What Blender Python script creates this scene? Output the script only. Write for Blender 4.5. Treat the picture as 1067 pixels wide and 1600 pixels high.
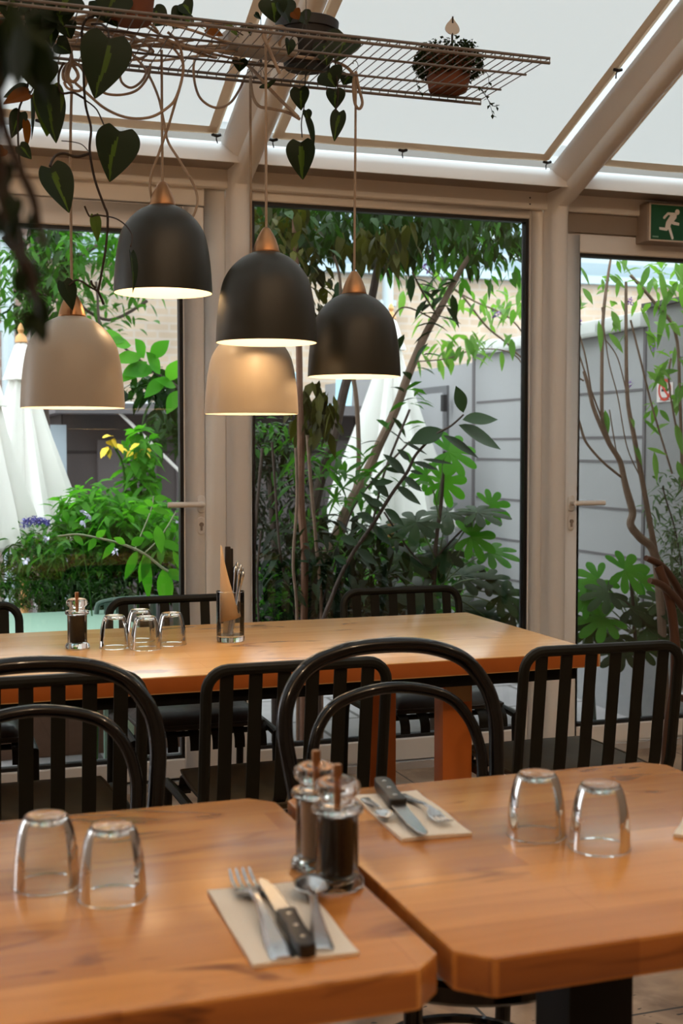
import bpy, bmesh, math, random
from mathutils import Vector, Matrix
random.seed(7)
for o in list(bpy.data.objects): bpy.data.objects.remove(o)
SC = bpy.context.scene; COL = SC.collection
PI = math.pi

# ------------------------------------------------------------------ camera
FPX, CX, CY, HOR, YAW, EYE = 2000.0, 533.5, 800.0, 700.0, math.radians(19.1), 1.29
PIT = math.atan((CY - HOR) / FPX)
FWD = Vector((math.sin(YAW)*math.cos(PIT), math.cos(YAW)*math.cos(PIT), -math.sin(PIT)))
RGT = Vector((math.cos(YAW), -math.sin(YAW), 0)); UPV = RGT.cross(FWD)
CAM = Vector((0, 0, EYE))
def ray(px, py): return FWD + RGT*((px-CX)/FPX) - UPV*((py-CY)/FPX)
def PY(px, py, y): d = ray(px, py); return CAM + d*(y/d.y)          # the point of the room seen there on the plane Y = y
def PZ(px, py, z): d = ray(px, py); return CAM + d*((z-EYE)/d.z)    # ... on the level z
def PX(px, py, x): d = ray(px, py); return CAM + d*(x/d.x)
cd = bpy.data.cameras.new('camera'); co = bpy.data.objects.new('camera', cd); COL.objects.link(co)
co.matrix_world = Matrix.Translation(CAM) @ Matrix((RGT, UPV, -FWD)).transposed().to_4x4()
cd.sensor_fit = 'VERTICAL'; cd.sensor_height = 36; cd.sensor_width = 24; cd.lens = 36*FPX/1600
cd.dof.use_dof = True; cd.dof.focus_distance = 3.55; cd.dof.aperture_fstop = 5.6; cd.clip_start = .02
SC.camera = co

# ------------------------------------------------------------------ sky, lights, exposure
SC.view_settings.view_transform = 'Standard'; SC.view_settings.look = 'None'
SC.view_settings.gamma = 1; SC.view_settings.use_curve_mapping = False
SC.view_settings.exposure = 0.0
SC.cycles.use_denoising = True
SC.cycles.max_bounces = 10; SC.cycles.transmission_bounces = 8; SC.cycles.transparent_max_bounces = 16
SC.cycles.diffuse_bounces = 5; SC.cycles.glossy_bounces = 4
SC.cycles.caustics_reflective = False; SC.cycles.caustics_refractive = False
SC.cycles.sample_clamp_indirect = 4.0
w = bpy.data.worlds.new('sky'); SC.world = w; w.use_nodes = True
bg = w.node_tree.nodes['Background']; bg.inputs[0].default_value = (.93, .97, 1.0, 1); bg.inputs[1].default_value = 4.8
def lamp(kind, name, loc, power, color, size, rot=None):
    l = bpy.data.lights.new(name, kind); l.energy = power; l.color = color
    if kind == 'AREA': l.size = size
    elif kind == 'SUN': l.angle = size
    else: l.shadow_soft_size = size
    o = bpy.data.objects.new(name, l); COL.objects.link(o); o.location = loc
    if rot: o.rotation_euler = rot
    return o
WARM = (1.0, .72, .46)
for i, (x, y, z, p) in enumerate(((-.9, -.6, 3.5, 42), (.5, -.5, 3.5, 42), (1.9, -.2, 3.5, 38), (3.1, 1.0, 3.4, 14))):
    lamp('POINT', 'ceiling_spot_light', (x, y, z), p, WARM, .045)

# ------------------------------------------------------------------ materials
def mat(name, col, rough=.5, metal=0, spec=.5, trans=0, coat=0, emit=None, estr=0, noise=None, bump=None, alpha=None, ior=1.45):
    m = bpy.data.materials.new(name); m.use_nodes = True; nt = m.node_tree; b = nt.nodes['Principled BSDF']
    b.inputs['Base Color'].default_value = (*col, 1); b.inputs['Roughness'].default_value = rough
    b.inputs['Metallic'].default_value = metal; b.inputs['Specular IOR Level'].default_value = spec
    b.inputs['Transmission Weight'].default_value = trans; b.inputs['Coat Weight'].default_value = coat
    b.inputs['IOR'].default_value = ior
    if emit: b.inputs['Emission Color'].default_value = (*emit, 1); b.inputs['Emission Strength'].default_value = estr
    if noise:
        sc, amt = noise
        tc = nt.nodes.new('ShaderNodeTexCoord'); n = nt.nodes.new('ShaderNodeTexNoise'); n.inputs['Scale'].default_value = sc; n.inputs['Detail'].default_value = 5
        mx = nt.nodes.new('ShaderNodeMix'); mx.data_type = 'RGBA'
        mx.inputs[6].default_value = (*[c*(1-amt) for c in col], 1); mx.inputs[7].default_value = (*[min(1, c*(1+amt)) for c in col], 1)
        nt.links.new(tc.outputs['Object'], n.inputs['Vector']); nt.links.new(n.outputs['Fac'], mx.inputs[0]); nt.links.new(mx.outputs[2], b.inputs['Base Color'])
    if bump:
        sc, st = bump
        tc = nt.nodes.new('ShaderNodeTexCoord'); n = nt.nodes.new('ShaderNodeTexNoise'); n.inputs['Scale'].default_value = sc
        bp = nt.nodes.new('ShaderNodeBump'); bp.inputs['Strength'].default_value = st; bp.inputs['Distance'].default_value = .01
        nt.links.new(tc.outputs['Object'], n.inputs['Vector']); nt.links.new(n.outputs['Fac'], bp.inputs['Height']); nt.links.new(bp.outputs[0], b.inputs['Normal'])
    return m
def leafmat(name, c1, c2, tr=.35, rough=.5, tcol=None, spec=.10):
    m = bpy.data.materials.new(name); m.use_nodes = True; nt = m.node_tree; b = nt.nodes['Principled BSDF']; out = nt.nodes['Material Output']
    g = nt.nodes.new('ShaderNodeNewGeometry'); mx = nt.nodes.new('ShaderNodeMix'); mx.data_type = 'RGBA'
    mx.inputs[6].default_value = (*c1, 1); mx.inputs[7].default_value = (*c2, 1)
    nt.links.new(g.outputs['Random Per Island'], mx.inputs[0]); nt.links.new(mx.outputs[2], b.inputs['Base Color'])
    b.inputs['Roughness'].default_value = rough; b.inputs['Specular IOR Level'].default_value = spec
    t = nt.nodes.new('ShaderNodeBsdfTranslucent')
    if tcol:
        t.inputs[0].default_value = (*tcol, 1)
    else:
        gm = nt.nodes.new('ShaderNodeMix'); gm.data_type = 'RGBA'; gm.blend_type = 'MULTIPLY'; gm.inputs[0].default_value = 1
        gm.inputs[7].default_value = (1.6, 1.9, .7, 1); nt.links.new(mx.outputs[2], gm.inputs[6]); nt.links.new(gm.outputs[2], t.inputs[0])
    ms = nt.nodes.new('ShaderNodeMixShader'); ms.inputs[0].default_value = tr
    nt.links.new(b.outputs[0], ms.inputs[1]); nt.links.new(t.outputs[0], ms.inputs[2]); nt.links.new(ms.outputs[0], out.inputs[0])
    return m
def windowglass(nm='window_glass', tint=(.95, .98, .965, 1)):
    m = bpy.data.materials.new(nm); m.use_nodes = True; nt = m.node_tree; out = nt.nodes['Material Output']
    nt.nodes.remove(nt.nodes['Principled BSDF'])
    t = nt.nodes.new('ShaderNodeBsdfTransparent'); t.inputs[0].default_value = tint
    g = nt.nodes.new('ShaderNodeBsdfGlossy'); g.inputs['Roughness'].default_value = 0; f = nt.nodes.new('ShaderNodeFresnel'); f.inputs[0].default_value = 1.5
    ms = nt.nodes.new('ShaderNodeMixShader'); nt.links.new(f.outputs[0], ms.inputs[0]); nt.links.new(t.outputs[0], ms.inputs[1]); nt.links.new(g.outputs[0], ms.inputs[2]); nt.links.new(ms.outputs[0], out.inputs[0])
    return m
def woodtop(name, c1, c2, rough=.28, rot=0, sx=1.0):
    m = bpy.data.materials.new(name); m.use_nodes = True; nt = m.node_tree; b = nt.nodes['Principled BSDF']; L = nt.links.new
    tc = nt.nodes.new('ShaderNodeTexCoord'); mp = nt.nodes.new('ShaderNodeMapping'); mp.inputs['Rotation'].default_value = (0, 0, rot); L(tc.outputs['Object'], mp.inputs[0])
    br = nt.nodes.new('ShaderNodeTexBrick'); br.inputs['Scale'].default_value = 1; br.inputs['Mortar Size'].default_value = .0006
    br.inputs['Brick Width'].default_value = .62*sx; br.inputs['Row Height'].default_value = .085
    br.inputs['Color1'].default_value = (0, 0, 0, 1); br.inputs['Color2'].default_value = (1, 1, 1, 1); br.inputs['Mortar'].default_value = (.1, .1, .1, 1)
    L(mp.outputs[0], br.inputs[0])
    m2 = nt.nodes.new('ShaderNodeMapping'); m2.inputs['Scale'].default_value = (1.6, 22, 22); L(mp.outputs[0], m2.inputs[0])
    n = nt.nodes.new('ShaderNodeTexNoise'); n.inputs['Scale'].default_value = 1.6; n.inputs['Detail'].default_value = 6; n.inputs['Distortion'].default_value = .8; L(m2.outputs[0], n.inputs[0])
    m3 = nt.nodes.new('ShaderNodeMapping'); m3.inputs['Scale'].default_value = (2, 6, 6); L(mp.outputs[0], m3.inputs[0])
    n2 = nt.nodes.new('ShaderNodeTexNoise'); n2.inputs['Scale'].default_value = 1.5; n2.inputs['Detail'].default_value = 3; n2.inputs['Distortion'].default_value = 1.5; L(m3.outputs[0], n2.inputs[0])
    a = nt.nodes.new('ShaderNodeMath'); a.operation = 'MULTIPLY_ADD'; a.inputs[1].default_value = .62; L(br.outputs[0], a.inputs[0])
    s = nt.nodes.new('ShaderNodeMath'); s.operation = 'MULTIPLY'; s.inputs[1].default_value = .70; L(n.outputs[0], s.inputs[0]); L(s.outputs[0], a.inputs[2])
    mx = nt.nodes.new('ShaderNodeMix'); mx.data_type = 'RGBA'; mx.inputs[6].default_value = (*c1, 1); mx.inputs[7].default_value = (*c2, 1); L(a.outputs[0], mx.inputs[0])
    cr = nt.nodes.new('ShaderNodeValToRGB'); cr.color_ramp.elements[0].position = .61; cr.color_ramp.elements[0].color = (0, 0, 0, 1); cr.color_ramp.elements[1].position = .70; cr.color_ramp.elements[1].color = (.75, .75, .75, 1); L(n2.outputs[0], cr.inputs[0])
    mk = nt.nodes.new('ShaderNodeMix'); mk.data_type = 'RGBA'; L(cr.outputs[0], mk.inputs[0]); L(mx.outputs[2], mk.inputs[6]); mk.inputs[7].default_value = (c1[0]*.45, c1[1]*.35, c1[2]*.3, 1)
    L(mk.outputs[2], b.inputs['Base Color']); b.inputs['Roughness'].default_value = rough; b.inputs['Coat Weight'].default_value = .12; b.inputs['Coat Roughness'].default_value = .15; b.inputs['Specular IOR Level'].default_value = .42
    return m
def thinglass():   # a thin wall: clear face on, darker and mirror-like at a glancing angle
    m = bpy.data.materials.new('thin_glass'); m.use_nodes = True; nt = m.node_tree; out = nt.nodes['Material Output']; nt.nodes.remove(nt.nodes['Principled BSDF'])
    lw = nt.nodes.new('ShaderNodeLayerWeight'); lw.inputs[0].default_value = .28; cr = nt.nodes.new('ShaderNodeValToRGB')
    cr.color_ramp.elements[0].color = (.93, .94, .93, 1); cr.color_ramp.elements[0].position = .42; cr.color_ramp.elements[1].color = (.20, .19, .18, 1); cr.color_ramp.elements[1].position = .85
    t = nt.nodes.new('ShaderNodeBsdfTransparent'); g = nt.nodes.new('ShaderNodeBsdfGlossy'); g.inputs['Roughness'].default_value = .02; f = nt.nodes.new('ShaderNodeFresnel'); f.inputs[0].default_value = 1.45
    ms = nt.nodes.new('ShaderNodeMixShader'); L = nt.links.new; L(lw.outputs['Facing'], cr.inputs[0]); L(cr.outputs[0], t.inputs[0]); L(f.outputs[0], ms.inputs[0]); L(t.outputs[0], ms.inputs[1]); L(g.outputs[0], ms.inputs[2]); L(ms.outputs[0], out.inputs[0])
    return m
M = {}
M['thin'] = thinglass()
M['frame'] = mat('frame_white', (.82, .79, .76), .38, noise=(3, .03))
M['frame_dark'] = mat('frame_taupe', (.30, .25, .21), .4)
M['gasket'] = mat('gasket_black', (.012, .012, .014), .5)
M['glass'] = windowglass(); M['roof_glass'] = windowglass('roof_glass', (.92, .98, 1.0, 1))
M['wood_front'] = woodtop('beech_front', (.32, .098, .019), (.71, .32, .085), .22)
M['wood_back'] = woodtop('beech_back', (.58, .30, .10), (.80, .48, .20), .22)
M['leg_wood'] = mat('leg_wood', (.62, .17, .03), .4, noise=(8, .12))
M['metal_green'] = mat('dark_green_metal', (.010, .010, .007), .5, spec=.25)
M['metal_black'] = mat('black_metal', (.005, .005, .005), .5, spec=.2)
M['bent_black'] = mat('black_lacquer', (.004, .004, .0045), .16, coat=.3, spec=.3)
M['cushion'] = mat('dark_leather', (.022, .021, .020), .42, bump=(14, .5))
M['pad'] = mat('olive_pad', (.055, .038, .018), .7, noise=(30, .2))
M['shade_taupe'] = mat('shade_taupe', (.40, .34, .27), .38, bump=(400, .04))
M['shade_dark'] = mat('shade_dark', (.024, .022, .014), .42, bump=(400, .04))
M['shade_in'] = mat('shade_inside', (.86, .80, .68), .5)
M['copper'] = mat('copper', (.40, .20, .095), .36, metal=1)
M['cord'] = mat('cord', (.36, .27, .20), .85, noise=(300, .25))
M['bulb'] = mat('bulb', (1, .9, .7), .3, emit=(1, .72, .42), estr=6)
M['steel'] = mat('steel', (.60, .61, .62), .24, metal=1)
M['black_plastic'] = mat('knife_handle', (.016, .013, .012), .35)
M['napkin'] = mat('napkin', (.78, .72, .63), .9, bump=(250, .25))
M['clear'] = mat('clear_glass', (.96, .98, .97), .0, trans=1, ior=1.45)
M['acrylic'] = mat('acrylic', (.97, .95, .93), .02, trans=1, ior=1.4)
M['pepper'] = mat('peppercorns', (.022, .012, .008), .8, noise=(220, .7), bump=(260, .15))
M['salt'] = mat('salt', (.80, .68, .60), .8, noise=(220, .12))
M['wire'] = mat('wire_grey', (.17, .145, .13), .5)
M['terracotta'] = mat('terracotta', (.17, .055, .025), .8, noise=(14, .25))
M['pot_dark'] = mat('pot_dark', (.018, .015, .014), .6)
M['soil'] = mat('soil', (.03, .02, .012), .95, noise=(40, .4))
M['plug'] = mat('grey_plastic', (.42, .38, .35), .5)
M['philo'] = leafmat('philodendron_dark', (.006, .014, .004), (.010, .022, .006), .12, .5, spec=.25)
M['lime'] = leafmat('philodendron_lime', (.045, .08, .010), (.07, .11, .015), .25, .5, spec=.25)
M['orange_leaf'] = leafmat('withered_leaf', (.20, .055, .012), (.14, .05, .012), .35, .6)
M['vine'] = mat('vine_stem', (.028, .016, .010), .7)
M['bark'] = mat('bark', (.16, .105, .075), .85, noise=(18, .35), bump=(30, .6))
M['bark_dark'] = mat('bark_dark', (.045, .030, .024), .85, noise=(18, .35), bump=(30, .6))
M['bark_red'] = mat('bark_red', (.13, .06, .035), .8, noise=(18, .3), bump=(30, .6))
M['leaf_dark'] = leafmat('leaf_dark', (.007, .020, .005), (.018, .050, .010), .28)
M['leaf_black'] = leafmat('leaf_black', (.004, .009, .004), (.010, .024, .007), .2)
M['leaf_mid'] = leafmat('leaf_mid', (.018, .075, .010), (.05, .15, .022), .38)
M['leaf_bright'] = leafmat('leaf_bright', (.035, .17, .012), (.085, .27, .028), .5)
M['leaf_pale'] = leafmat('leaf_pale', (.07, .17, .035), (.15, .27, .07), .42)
M['leaf_grey'] = leafmat('leaf_grey', (.05, .09, .045), (.10, .16, .085), .25)
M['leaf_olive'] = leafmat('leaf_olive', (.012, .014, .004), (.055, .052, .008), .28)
M['leaf_glossy'] = leafmat('leaf_glossy', (.005, .024, .005), (.010, .045, .008), .15, .5, spec=.15)
M['flower_purple'] = mat('flower_purple', (.30, .16, .50), .7)
M['flower_blue'] = mat('flower_blue', (.10, .09, .36), .7, noise=(60, .5))
M['flower_yellow'] = mat('flower_yellow', (.80, .55, .03), .6)
M['parasol'] = leafmat('parasol_cloth', (.80, .80, .78), (.82, .82, .80), .3, .8, (.8, .8, .78), .1)
M['parasol_wood'] = mat('parasol_wood', (.55, .28, .10), .5)
M['bench_wood'] = mat('bentwood_brown', (.075, .032, .018), .35, noise=(6, .2), coat=.3)
M['chair_out'] = mat('outdoor_green', (.055, .095, .075), .4)
M['table_out'] = mat('outdoor_table_green', (.22, .34, .27), .4)
# ------------------------------------------------------------------ builders
def V(*a): return Vector(a)
def catmull(pts, n=8, closed=False):
    pts = [Vector(p) for p in pts]; out = []
    m = len(pts)
    if m < 3: return pts
    rng = range(m if closed else m-1)
    for i in rng:
        if closed: p0, p1, p2, p3 = pts[(i-1) % m], pts[i], pts[(i+1) % m], pts[(i+2) % m]
        else: p0, p1, p2, p3 = pts[max(i-1, 0)], pts[i], pts[i+1], pts[min(i+2, m-1)]
        for k in range(n):
            t = k/n
            out.append(.5*((2*p1)+(p2-p0)*t+(2*p0-5*p1+4*p2-p3)*t*t+(3*p1-p0-3*p2+p3)*t*t*t))
    if not closed: out.append(pts[-1])
    return out
class MB:
    def __init__(s): s.v = []; s.f = []; s.mi = []; s.cur = 0
    def add(s, vs, fs):
        b = len(s.v); s.v += [tuple(v) for v in vs]
        for f in fs: s.f.append(tuple(b+i for i in f)); s.mi.append(s.cur)
    def box(s, x0, x1, y0, y1, z0, z1, mtx=None):
        vs = [V(x, y, z) for z in (z0, z1) for y in (y0, y1) for x in (x0, x1)]
        if mtx: vs = [mtx @ v for v in vs]
        s.add(vs, [(0, 2, 3, 1), (4, 5, 7, 6), (0, 1, 5, 4), (2, 6, 7, 3), (0, 4, 6, 2), (1, 3, 7, 5)]); return s
    def hexa(s, b, t):   # bottom quad, top quad (counter-clockwise)
        s.add(list(b)+list(t), [(3, 2, 1, 0), (4, 5, 6, 7), (0, 1, 5, 4), (1, 2, 6, 5), (2, 3, 7, 6), (3, 0, 4, 7)]); return s
    def prism(s, poly, a, b, axis='x', side=None):  # poly in the other two axes, extruded a..b
        def mk(u, v, w): return {'x': V(w, u, v), 'y': V(u, w, v), 'z': V(u, v, w)}[axis]
        n = len(poly); vs = [mk(u, v, a) for u, v in poly]+[mk(u, v, b) for u, v in poly]
        fs = [tuple(range(n))[::-1], tuple(range(n, 2*n))]+[(i, (i+1) % n, n+(i+1) % n, n+i) for i in range(n)]
        s.add(vs, fs)
        if side is not None: s.mi[-n:] = [side]*n
        return s
    def tube(s, pts, r, seg=8, smooth=0, closed=False, flat=None, caps=True):
        pts = catmull(pts, smooth, closed) if smooth else [Vector(p) for p in pts]
        n = len(pts)
        if not isinstance(r, (list, tuple)): rs = [r]*n
        else:
            rs = []
            for i in range(n):
                t = i/(n-1)*(len(r)-1); k = min(int(t), len(r)-2); rs.append(r[k]+(r[k+1]-r[k])*(t-k))
        vs = []; nrm = None
        for i in range(n):
            if closed: t = (pts[(i+1) % n]-pts[i-1])
            else: t = (pts[min(i+1, n-1)]-pts[max(i-1, 0)])
            if t.length < 1e-9: t = V(0, 0, 1)
            t.normalize()
            if nrm is None: nrm = t.cross(V(0, 0, 1) if abs(t.z) < .9 else V(1, 0, 0)).normalized()
            nrm = (nrm-t*nrm.dot(t)).normalized(); bn = t.cross(nrm)
            for k in range(seg):
                a = 2*PI*k/seg; vs.append(pts[i]+(nrm*math.cos(a)+bn*math.sin(a)*(flat or 1))*rs[i])
        fs = []
        for i in range(n if closed else n-1):
            for k in range(seg):
                a = i*seg+k; b = i*seg+(k+1) % seg; c = ((i+1) % n)*seg+(k+1) % seg; d = ((i+1) % n)*seg+k; fs.append((a, b, c, d))
        if not closed and caps: fs += [tuple(range(seg))[::-1], tuple((n-1)*seg+k for k in range(seg))]
        s.add(vs, fs); return s
    def lathe(s, prof, seg=40, c=(0, 0, 0), closed=False, mtx=None):
        vs = []; idx = []; c = Vector(c)
        for r, z in prof:
            if r < 1e-6: idx.append([len(vs)]); vs.append(c+V(0, 0, z))
            else:
                idx.append(list(range(len(vs), len(vs)+seg)))
                vs += [c+V(r*math.cos(2*PI*k/seg), r*math.sin(2*PI*k/seg), z) for k in range(seg)]
        if mtx: vs = [mtx @ v for v in vs]
        fs = []; m = len(prof)
        for i in range(m if closed else m-1):
            A, B = idx[i], idx[(i+1) % m]
            for k in range(seg):
                k2 = (k+1) % seg
                if len(A) == 1 and len(B) == 1: break
                if len(A) == 1: fs.append((A[0], B[k2], B[k]))
                elif len(B) == 1: fs.append((A[k], A[k2], B[0]))
                else: fs.append((A[k], A[k2], B[k2], B[k]))
        s.add(vs, fs); return s
    def leaf(s, base, d, up, L, W, n=4, fold=.25, droop=.3, tip=1.6, wide=.4):
        base = Vector(base); d = Vector(d).normalized(); side = d.cross(Vector(up))
        if side.length < 1e-3: side = d.cross(V(1, .3, .2))
        side.normalize(); nr = side.cross(d).normalized()
        vs = []
        for i in range(n+1):
            t = i/n; wd = W*.5*max(0, (math.sin(PI*min(1, t**(.5/wide*.7)))))*(1 if t < 1 else 0)
            c = base+d*(L*t)+V(0, 0, -1)*(droop*L*t*t)
            vs += [c-side*wd+nr*wd*fold, c, c+side*wd+nr*wd*fold]
        fs = []
        for i in range(n):
            a = i*3
            fs += [(a, a+1, a+4, a+3), (a+1, a+2, a+5, a+4)]
        s.add(vs, fs)
    def palmate(s, c, nrm, fd, R, lobes=8, deep=.55, droop=.35, spread=300):
        c = Vector(c); nrm = Vector(nrm).normalized(); fd = (Vector(fd)-nrm*nrm.dot(Vector(fd))).normalized(); sd = nrm.cross(fd)
        vs = [c]; N = lobes*8
        for i in range(N+1):
            u = i/N; a = math.radians(-spread/2+spread*u)
            ph = (u*lobes) % 1.0; prof = math.sin(PI*ph)**.65; k = int(u*lobes-1e-6); mid = 1-abs((k+.5)/lobes-.5)*.7
            r = R*mid*(1-deep+deep*prof)
            # three rings keep the blade curved
            vs.append(c+(fd*math.cos(a)+sd*math.sin(a))*r*.5+nrm*(-droop*R*.12))
            vs.append(c+(fd*math.cos(a)+sd*math.sin(a))*r+nrm*(-droop*R*(r/R)**2*.8))
        fs = []
        for i in range(N):
            a = 1+2*i; b = a+2; fs += [(0, a, b), (a, a+1, b+1, b)]
        s.add(vs, fs)
    def build(s, name, ms, parent=None, smooth=True, bevel=0, angle=35, segs=2, loc=None, fixn=False):
        me = bpy.data.meshes.new(name); me.from_pydata(s.v, [], s.f)
        if fixn:
            bm = bmesh.new(); bm.from_mesh(me); bmesh.ops.remove_doubles(bm, verts=bm.verts, dist=1e-6); bmesh.ops.recalc_face_normals(bm, faces=bm.faces); bm.to_mesh(me); bm.free()
        ms = ms if isinstance(ms, (list, tuple)) else [ms]
        for m in ms: me.materials.append(m)
        if len(ms) > 1: me.polygons.foreach_set('material_index', s.mi)
        if bevel:
            bm = bmesh.new(); bm.from_mesh(me); bmesh.ops.remove_doubles(bm, verts=bm.verts, dist=1e-6)
            es = [e for e in bm.edges if len(e.link_faces) == 2 and e.calc_face_angle(0) > .5]
            bmesh.ops.bevel(bm, geom=es, offset=bevel, segments=segs, affect='EDGES', profile=.6, clamp_overlap=True); bm.to_mesh(me); bm.free()
        if smooth:
            me.polygons.foreach_set('use_smooth', [True]*len(me.polygons)); me.set_sharp_from_angle(angle=math.radians(angle))
        me.update()
        o = bpy.data.objects.new(name, me); COL.objects.link(o)
        if parent: o.parent = parent
        if loc is not None: o.location = loc
        return o
def catmull2(pr, n=4):
    P = catmull([V(a, 0, b) for a, b in pr], n); return [(q.x, q.z) for q in P]
def tag(o, label, cat, group=None, kind=None):
    o['label'] = label; o['category'] = cat
    if group: o['group'] = group
    if kind: o['kind'] = kind
    return o
def thing(name, label, cat, loc=(0, 0, 0), rz=0, group=None):
    o = bpy.data.objects.new(name, None); COL.objects.link(o); o.location = loc; o.rotation_euler = (0, 0, rz); o.empty_display_size = .05
    return tag(o, label, cat, group)
def struct(o): o['kind'] = 'structure'; return o
def copy_tree(o, loc=None, rz=None, label=None, group=None, parent=None):
    c = o.copy(); COL.objects.link(c); c.parent = parent
    for ch in list(o.children):
        copy_tree(ch, parent=c)
    if loc is not None: c.location = loc
    if rz is not None: c.rotation_euler = (0, 0, rz)
    if label: c['label'] = label
    if group: c['group'] = group
    return c
def rvec(): 
    while True:
        v = V(random.uniform(-1, 1), random.uniform(-1, 1), random.uniform(-1, 1))
        if .05 < v.length < 1: return v

# ------------------------------------------------------------------ setting: room
def floor_mat():
    m = mat('travertine', (.36, .25, .17), .35); nt = m.node_tree; b = nt.nodes['Principled BSDF']; L = nt.links.new
    tc = nt.nodes.new('ShaderNodeTexCoord')
    n1 = nt.nodes.new('ShaderNodeTexNoise'); n1.inputs['Scale'].default_value = 5; n1.inputs['Detail'].default_value = 6; n1.inputs['Distortion'].default_value = 1.2; L(tc.outputs['Object'], n1.inputs[0])
    c1 = nt.nodes.new('ShaderNodeValToRGB'); c1.color_ramp.elements[0].color = (.22, .14, .09, 1); c1.color_ramp.elements[1].color = (.50, .36, .25, 1); c1.color_ramp.elements[0].position = .35; c1.color_ramp.elements[1].position = .65; L(n1.outputs[0], c1.inputs[0])
    mp = nt.nodes.new('ShaderNodeMapping'); mp.inputs['Scale'].default_value = (1, 1.8, 1); L(tc.outputs['Object'], mp.inputs[0])
    n2 = nt.nodes.new('ShaderNodeTexNoise'); n2.inputs['Scale'].default_value = 26; n2.inputs['Detail'].default_value = 2; L(mp.outputs[0], n2.inputs[0])
    c2 = nt.nodes.new('ShaderNodeValToRGB'); c2.color_ramp.elements[0].position = .69; c2.color_ramp.elements[1].position = .72; L(n2.outputs[0], c2.inputs[0])
    mx = nt.nodes.new('ShaderNodeMix'); mx.data_type = 'RGBA'; mx.inputs[7].default_value = (.02, .015, .012, 1); L(c2.outputs[0], mx.inputs[0]); L(c1.outputs[0], mx.inputs[6])
    br = nt.nodes.new('ShaderNodeTexBrick'); br.offset = 0; br.inputs['Scale'].default_value = 1; br.inputs['Brick Width'].default_value = .62; br.inputs['Row Height'].default_value = .62; br.inputs['Mortar Size'].default_value = .004
    br.inputs['Color1'].default_value = (0, 0, 0, 1); br.inputs['Color2'].default_value = (0, 0, 0, 1); br.inputs['Mortar'].default_value = (1, 1, 1, 1); L(tc.outputs['Object'], br.inputs[0])
    m3 = nt.nodes.new('ShaderNodeMix'); m3.data_type = 'RGBA'; m3.inputs[7].default_value = (.04, .03, .025, 1); L(br.outputs[0], m3.inputs[0]); L(mx.outputs[2], m3.inputs[6]); L(m3.outputs[2], b.inputs['Base Color'])
    return m
struct(MB().box(-3.5, 5.0, -3.5, 4.9, -.12, 0).build('floor', floor_mat(), smooth=False))
wm = mat('wall_plaster', (.40, .33, .27), .8, noise=(4, .05))
struct(MB().box(-3.5, 5.0, -3.62, -3.5, 0, 4.2).build('wall_back', wm, smooth=False))
struct(MB().box(-3.62, -3.5, -3.5, 4.9, 0, 4.2).build('wall_left', wm, smooth=False))
struct(MB().box(5.0, 5.12, -3.5, 4.9, 0, 4.2).build('wall_right', wm, smooth=False))
# opaque ceiling over the back of the room, fabric blinds under the glass roof over the front
SL = .414
def zf(y): return 2.33+SL*(4.72-y)      # level of the fabric
def zr(y): return 2.235+SL*(4.72-y)     # underside of the rafters
YB = .9
struct(MB().box(-3.5, 5.0, -3.5, YB, zf(YB), zf(YB)+.12).build('ceiling', mat('ceiling_paint', (.55, .48, .40), .8), smooth=False))
RX = [-2.78, -1.45, -.115, 1.222, 2.562, 3.9]   # rafter centre lines
fab = leafmat('blind_fabric', (.80, .78, .74), (.80, .78, .74), .47, .9, (.84, .80, .755), .1)
hem = leafmat('blind_hem', (.58, .43, .29), (.58, .43, .29), .3, .9, (.60, .44, .30), .1)
bays = list(zip(RX[:-1], RX[1:]))+[(RX[-1], 5.2)]
for bi, (a, b) in enumerate(bays):
    x0 = a+.08; x1 = b-(.148 if bi != 2 else .130); yA, yB2 = 4.515, YB+.05
    m = MB(); nx, ny = 20, 44
    hw = .034
    def gp(i, j):
        u = i/nx; v = j/ny; x = x0+(x1-x0)*u; y = yA+(yB2-yA)*v
        sag = .020*math.sin(PI*u)*math.sin(PI*v)
        edge = .012*(1-abs(math.cos(PI*u*2)))*(1 if j == 0 else 0)
        return V(x, y+edge, zf(y)-sag)
    m.add([gp(i, j) for j in range(ny+1) for i in range(nx+1)], [(j*(nx+1)+i, (j+1)*(nx+1)+i, (j+1)*(nx+1)+i+1, j*(nx+1)+i+1) for j in range(ny) for i in range(nx)])
    c = struct(m.build('ceiling', fab))
    # hem: a doubled strip of cloth sewn round the blind
    h = MB()
    def strip(P0, P1, side):
        P0, P1, side = Vector(P0), Vector(P1), Vector(side); n = 16; vs = []; lift = V(0, 0, -.004)
        for k in range(n+1):
            p = P0+(P1-P0)*k/n; ed = side.normalized()*.006*math.sin(PI*k/n*2)**2
            vs += [p+lift+side+ed*0, p+lift-side*.15-ed]
        h.add(vs, [(2*k, 2*k+1, 2*k+3, 2*k+2) for k in range(n)])
    s_in = V(0, -hw, hw*SL)
    strip((x0, yA, zf(yA)), (x1, yA, zf(yA)), s_in)
    strip((x1, yA, zf(yA)), (x1, yB2, zf(yB2)), (-hw, 0, 0)); strip((x0, yA, zf(yA)), (x0, yB2, zf(yB2)), (hw, 0, 0))
    h.build('hem', hem, c)
    g = MB()
    for (px_, py_) in ((x0, yA), ((x0+x1)/2-.05, yA), (x1, yA), (x1, 4.0), (x1, 3.2), (x1, 2.3)):
        z = zf(py_)-.008
        g.tube([(px_-.015, py_+.008, z), (px_, py_, z-.006), (px_+.016, py_+.004, z)], .006, 6)
        g.tube([(px_, py_, z), (px_+.004, py_+.02, z-.012), (px_+.012, py_+.035, z-.022)], .0025, 5)
    g.build('clip', M['gasket'], c)
rg = MB()
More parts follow.
